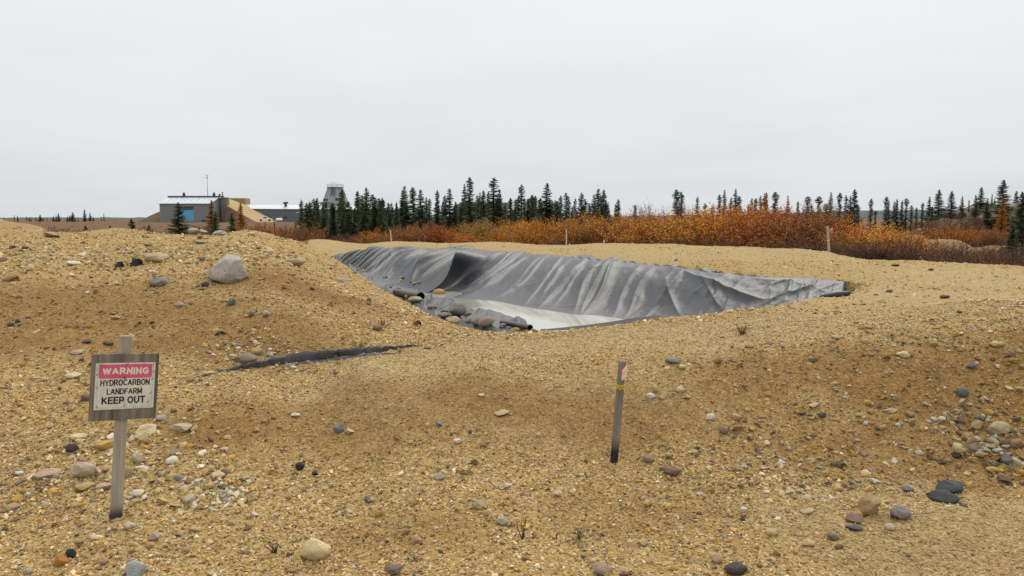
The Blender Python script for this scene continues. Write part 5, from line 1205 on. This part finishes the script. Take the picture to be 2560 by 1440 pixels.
# ------------------------------------------------------------------ dry little plants
DRY = plain('dry_stem', (.10, .045, .035), .9, .1, .2, 30); DRYB = plain('rusty_tuft', (.24, .12, .05), .9, .1, .3, 30)
def twig(px, py, hpx, label, seed, spread=.5, n_=5, mat=DRY, thick=.0025):
    b = hit(px, py); r = random.Random(seed); h_ = hpx * b[1] / 2000; m = MB()
    for i in range(n_):
        a = r.uniform(0, 6.28); s_ = r.uniform(.1, spread) * h_
        t = np.array([math.cos(a) * s_, math.sin(a) * s_, h_ * r.uniform(.6, 1)]); md = t * .5 + np.array([r.uniform(-.1, .1), r.uniform(-.1, .1), 0]) * h_
        m.tube([(0, 0, -.01), md, t], [thick, thick * .8, thick * .4], 4)
        for k in range(4):
            q = md + (t - md) * r.random(); m.tube([q, q + np.array([r.uniform(-.15, .15), r.uniform(-.15, .15), r.uniform(.02, .2)]) * h_], [thick * .7, thick * .3], 3)
    o = m.build('dry_plant', mat, None, True); o.location = b; return tag(o, label, 'plant')
twig(1307, 1348, 64, 'dry reddish stem by the olive cream stone', 1, .25, 4); twig(1448, 1352, 36, 'dry grey twig tuft in the middle foreground', 2, .8, 8, plain('grey_twig', (.14, .12, .10), .9, .1)); twig(1391, 1352, 22, 'tiny dry twig between two dry plants', 3, .2, 2)
twig(690, 1385, 36, 'dark dry twig left of the flat cream stone', 4, .9, 7, plain('dark_twig', (.05, .04, .04), .9, .1)); twig(1855, 838, 26, 'rusty dry tuft on the berm top', 5, 1.2, 22, DRYB, .003); twig(1040, 815, 14, 'small brown tuft on the heap slope', 6, 1.2, 14, DRYB, .003); twig(955, 815, 16, 'rusty tuft behind the reddish brown stone', 7, 1.3, 16, DRYB, .003)
twig(900, 872, 16, 'rusty tuft above the black strip', 8, 1.5, 16, DRYB, .003)

# ------------------------------------------------------------------ loose cobbles, the larger ones one by one
def in_pit(x, y): return cap(x, y) < 50
LMK = [((290, 1296), 'the sign post'), ((1535, 1157), 'the near stake'), ((786, 1395), 'the round flat cream stone'), ((565, 715), 'the big granite boulder'), ((800, 905), 'the black liner strip'), ((2366, 1250), 'the dark wet slab'), ((2180, 1285), 'the brown tan boulder'),
       ((1843, 1430), 'the dark oval stone'), ((2500, 1090), 'the tan bank boulder'), ((1096, 1063), 'the blue grey pebble'), ((393, 715), 'the rounded grey boulder'), ((201, 1190), 'the smooth cream stone'), ((1255, 1310), 'the olive cream stone'), ((1776, 1048), 'the smooth white pebble'), ((1040, 1352), 'the salmon pink stone'), ((2120, 742), 'the liner tip'), ((470, 1258), 'the pebble patch'), ((1855, 835), 'the rusty tuft'), ((1682, 1184), 'the long maroon stone'), ((748, 1168), 'the black triangular chip')]
PAL = [('cream', CRM, .22), ('tan', TAN, .27), ('ochre', (.46, .30, .10), .14), ('white', WHT, .06), ('grey', (.24, .225, .20), .06), ('brown', (.22, .14, .08), .09), ('dark grey', (.10, .098, .098), .035), ('pinkish', PNK, .05), ('red brown', (.25, .13, .085), .02)]
pw = np.array([p[2] for p in PAL]); pw /= pw.sum()
used = {}
areas = [(110, (0, 640, 930, 1440)), (50, (0, 640, 620, 900)), (60, (1900, 2560, 800, 1200)), (50, (640, 1900, 1000, 1440)), (22, (1900, 2500, 1180, 1440)), (22, (560, 1000, 640, 880)), (14, (1900, 2500, 690, 800))]
for num, (xa, xb, ya, yb) in areas:
    for k in range(num):
        px, py = random.uniform(xa, xb), random.uniform(ya, yb)
        p = hit(px, py)
        if in_pit(p[0], p[1]) or p[1] > 18: continue
        wm = min(.02 * math.exp(random.gauss(.25, .38)), .075)
        wp = wm * 2000 / p[1]
        if wp < 8: wp = random.uniform(8, 12)
        hp = wp * random.uniform(.3, .68)
        cn, cl, _ = PAL[rng.choice(len(PAL), p=pw)]
        j = random.uniform(.8, 1.2); cl = tuple(min(c_ * j, .8) for c_ in cl)
        lm = min(LMK, key=lambda q: (q[0][0] - px) ** 2 + ((q[0][1] - py) * 1.6) ** 2)
        dx, dy = px - lm[0][0], py - lm[0][1]
        dist = math.hypot(dx, dy)
        dr = ('right of' if dx > 0 else 'left of') if abs(dx) > abs(dy) * 1.2 else ('in front of' if dy > 0 else 'beyond')
        far = 'close ' if dist < 90 else ('' if dist < 200 else 'well ')
        fl_ = 'flat ' if hp < wp * .42 else ('round ' if hp > wp * .58 else '')
        szw = 'tiny ' if wp < 11 else ('small ' if wp < 16 else ('' if wp < 24 else 'larger '))
        lab = '%s%s%s pebble lying %s%s %s' % (szw, fl_, cn, far, dr, lm[1])
        if lab in used: continue
        used[lab] = 1
        place_stone(px, py, wp, hp, cl, lab, random.random(), hi=False, seed=random.randint(0, 999), yaw=random.uniform(0, 6.28), name='pebble', cat='pebble', group='loose pebbles on the gravel', sink=.45)

# ------------------------------------------------------------------ gravel: uncountable small stones
def gravel(name, label, pts, scl, colr, seed, mat, sub=1):
    n_ = len(pts); r = np.random.default_rng(seed)
    me = bpy.data.meshes.new(name); me.vertices.add(n_); me.vertices.foreach_set('co', pts.astype(np.float32).ravel())
    a = me.attributes.new('prot', 'FLOAT_VECTOR', 'POINT'); rot = np.stack([r.normal(0, .35, n_), r.normal(0, .35, n_), r.uniform(0, 6.283, n_)], -1); a.data.foreach_set('vector', rot.astype(np.float32).ravel())
    a = me.attributes.new('pscl', 'FLOAT_VECTOR', 'POINT'); a.data.foreach_set('vector', scl.astype(np.float32).ravel())
    a = me.attributes.new('pcol', 'FLOAT_COLOR', 'POINT'); a.data.foreach_set('color', np.concatenate([colr, np.ones((n_, 1))], 1).astype(np.float32).ravel())
    me.update()
    o = link(name, me, mat)
    ng = bpy.data.node_groups.new(name, 'GeometryNodeTree')
    ng.interface.new_socket('Geometry', in_out='INPUT', socket_type='NodeSocketGeometry'); ng.interface.new_socket('Geometry', in_out='OUTPUT', socket_type='NodeSocketGeometry')
    N_ = ng.nodes.new; L_ = ng.links.new
    gi, go = N_('NodeGroupInput'), N_('NodeGroupOutput')
    g2i = N_('GeometryNodeGeometryToInstance')
    for k in range(7):
        ic = N_('GeometryNodeMeshIcoSphere'); ic.inputs['Radius'].default_value = .55; ic.inputs['Subdivisions'].default_value = sub + 1
        sp = N_('GeometryNodeSetPosition'); nz = N_('ShaderNodeTexNoise'); nz.inputs['Scale'].default_value = 1.3 if k % 2 else 2.2
        ps = N_('GeometryNodeInputPosition'); ad = N_('ShaderNodeVectorMath'); ad.operation = 'ADD'; ad.inputs[1].default_value = (k * 7.3, k * 3.1, k * 1.7); L_(ps.outputs[0], ad.inputs[0]); L_(ad.outputs[0], nz.inputs['Vector'])
        sb_ = N_('ShaderNodeVectorMath'); sb_.operation = 'SUBTRACT'; sb_.inputs[1].default_value = (.5, .5, .5); L_(nz.outputs['Color'], sb_.inputs[0])
        sc2 = N_('ShaderNodeVectorMath'); sc2.operation = 'SCALE'; sc2.inputs['Scale'].default_value = 1.5; L_(sb_.outputs[0], sc2.inputs[0])
        L_(ic.outputs[0], sp.inputs['Geometry']); L_(sc2.outputs[0], sp.inputs['Offset'])
        sm_ = N_('GeometryNodeSetShadeSmooth'); sm_.inputs['Shade Smooth'].default_value = (k % 3 == 0); L_(sp.outputs[0], sm_.inputs[0])
        mt = N_('GeometryNodeSetMaterial'); mt.inputs['Material'].default_value = mat; L_(sm_.outputs[0], mt.inputs[0]); L_(mt.outputs[0], g2i.inputs[0])
    ip = N_('GeometryNodeInstanceOnPoints'); ip.inputs['Pick Instance'].default_value = True
    L_(gi.outputs[0], ip.inputs['Points']); L_(g2i.outputs[0], ip.inputs['Instance'])
    for nm, sk in (('prot', 'Rotation'), ('pscl', 'Scale')):
        q = N_('GeometryNodeInputNamedAttribute'); q.data_type = 'FLOAT_VECTOR'; q.inputs['Name'].default_value = nm; L_(q.outputs[0], ip.inputs[sk])
    L_(ip.outputs[0], go.inputs[0])
    o.modifiers.new('scatter', 'NODES').node_group = ng
    return tag(o, label, kind='stuff')
PM = Mat('gravel_stone', .85, .2); pa = PM.attr('pcol', 'INSTANCER'); PM.color(pa.outputs['Color'])
def pebble_cols(n_, r, x, y):
    pal = np.array([p[1] for p in PAL]); pr = np.array([.25, .31, .19, .06, .035, .10, .025, .03, .01]); pr /= pr.sum()
    c = pal[r.choice(len(pal), n_, p=pr)] * r.uniform(.60, 1.22, (n_, 1)) * np.array([1.05, .975, .88])
    return np.clip(c, .01, .8)
def scatter(name, label, n_, r0_, r1_, half, med, sig, mx_, seed, pw_=1.0, flat=(.35, .75), dens=None):
    r = np.random.default_rng(seed)
    u = r.random(n_); rr = (r0_ ** pw_ + (r1_ ** pw_ - r0_ ** pw_) * u) ** (1 / pw_); aa = r.uniform(-half, half, n_)
    x, y = rr * np.sin(aa), rr * np.cos(aa)
    keep = ~(cap(x, y) < 50) & (tundra(x, y) < .3)
    # keep the water edge and flap clear
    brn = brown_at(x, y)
    dn = .35 + .9 * vn(x * 1.1, y * 1.1, 200 + seed) ** 1.4 + .25 * vn(x * 5, y * 5, 210 + seed)
    if dens is not None: dn = dn * dens(x, y)
    smo = smooth_at(x, y)
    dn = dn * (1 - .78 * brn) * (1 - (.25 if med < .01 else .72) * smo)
    keep &= r.random(n_) < dn
    x, y, rr, brn = x[keep], y[keep], rr[keep], brn[keep]; m_ = len(x)
    s = np.minimum(med * np.exp(r.normal(0, sig, m_)), mx_)
    if callable(med): s = s
    z_ = H(x, y)
    sc3 = np.stack([s * r.uniform(.8, 1.3, m_), s * r.uniform(.6, 1.0, m_), s * r.uniform(flat[0], flat[1], m_)], -1)
    pts = np.stack([x, y, z_ + sc3[:, 2] * .18], -1)
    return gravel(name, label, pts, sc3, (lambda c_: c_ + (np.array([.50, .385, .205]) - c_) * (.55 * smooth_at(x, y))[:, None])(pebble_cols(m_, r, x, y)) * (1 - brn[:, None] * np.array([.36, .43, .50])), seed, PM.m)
def dens_stony(x, y):
    # stonier around the sign, on the heap brow and on the right bank; sandier in the open middle and on the track at lower right
    d = np.full(len(x), .55)
    for px, py, rx, ry, k in [(200, 1150, 1.6, 1.2, .9), (480, 1230, .5, .3, 1.6), (2300, 1000, 1.8, 1.0, .9), (300, 680, 4.0, 2.5, .7), (300, 600, 6, 4, .9), (1950, 1150, .8, .6, .6), (60, 900, 1.5, 1.0, .5), (2480, 1120, .8, .5, 1.3)]:
        p = hit(px, py); q = np.sqrt(((x - p[0]) / rx) ** 2 + ((y - p[1]) / ry) ** 2); d = d + k * (1 - sstep(.4, 1.2, q))
    p = hit(2450, 1380); q = np.sqrt(((x - p[0]) / 1.0) ** 2 + ((y - p[1]) / .55) ** 2); d = d * (.25 + .75 * sstep(.6, 1.3, q))
    return d
scatter('fine_gravel', 'fine tan gravel covering the near bank', 330000, 2.2, 9.5, R(46), .0085, .40, .024, 1, 1.35)
scatter('gravel', 'loose tan and cream gravel on the banks', 52000, 2.2, 13, R(46), .015, .38, .05, 2, 1.2, dens=dens_stony)
scatter('coarse_gravel', 'gravel on the heap and the far berms', 110000, 8, 40, R(44), .022, .40, .09, 3, 1.25, (.25, .55))
scatter('stony_rubble', 'scattered stones over the banks and heap', 5200, 3, 24, R(44), .032, .35, .09, 4, 1.1, (.3, .6), dens=dens_stony)

def patch(name, label, px, py, rx, ry, n_, med, seed, dk=1.0):
    r = np.random.default_rng(seed); p = hit(px, py); a = r.uniform(0, 6.283, n_); q = np.sqrt(r.random(n_)) * r.uniform(.5, 1.2, n_)
    x = p[0] + np.cos(a) * q * rx; y = p[1] + np.sin(a) * q * ry; s_ = np.minimum(med * np.exp(r.normal(0, .42, n_)), med * 2.2)
    sc3 = np.stack([s_ * r.uniform(.8, 1.3, n_), s_ * r.uniform(.6, 1, n_), s_ * r.uniform(.4, .75, n_)], -1)
    c = np.array([CRM, CRM, TAN, WHT, OCH, TAN, (.26, .22, .17), BRN])[r.integers(0, 8, n_)] * r.uniform(.7, 1.1, (n_, 1)) * dk
    return gravel(name, label, np.stack([x, y, H(x, y) + sc3[:, 2] * .15], -1), sc3, c, seed, PM.m)
patch('pebble_patch_gravel', 'washed patch of pale pebbles right of the sign post', 545, 1232, .26, .22, 240, .024, 31)
patch('slab_rubble_gravel', 'pale broken stones strewn around the sign post', 250, 1170, .75, .65, 330, .026, 32)
patch('bank_toe_gravel', 'cobbles gathered at the toe of the right bank', 2500, 1120, .55, .5, 230, .036, 33, .68)
patch('bank_gravel', 'stones rolled down the right bank', 2330, 980, 1.5, .9, 380, .026, 34, .72)
patch('lower_bank_gravel', 'pebbles strewn below the right bank', 2020, 1190, .9, .55, 240, .022, 35, .85)
patch('heap_foot_gravel', 'stones gathered at the foot of the heap behind the strip', 660, 885, .55, .35, 200, .026, 36)
patch('heap_brow_gravel', 'stones along the brow of the heap', 250, 640, 3.2, 1.2, 700, .030, 37)
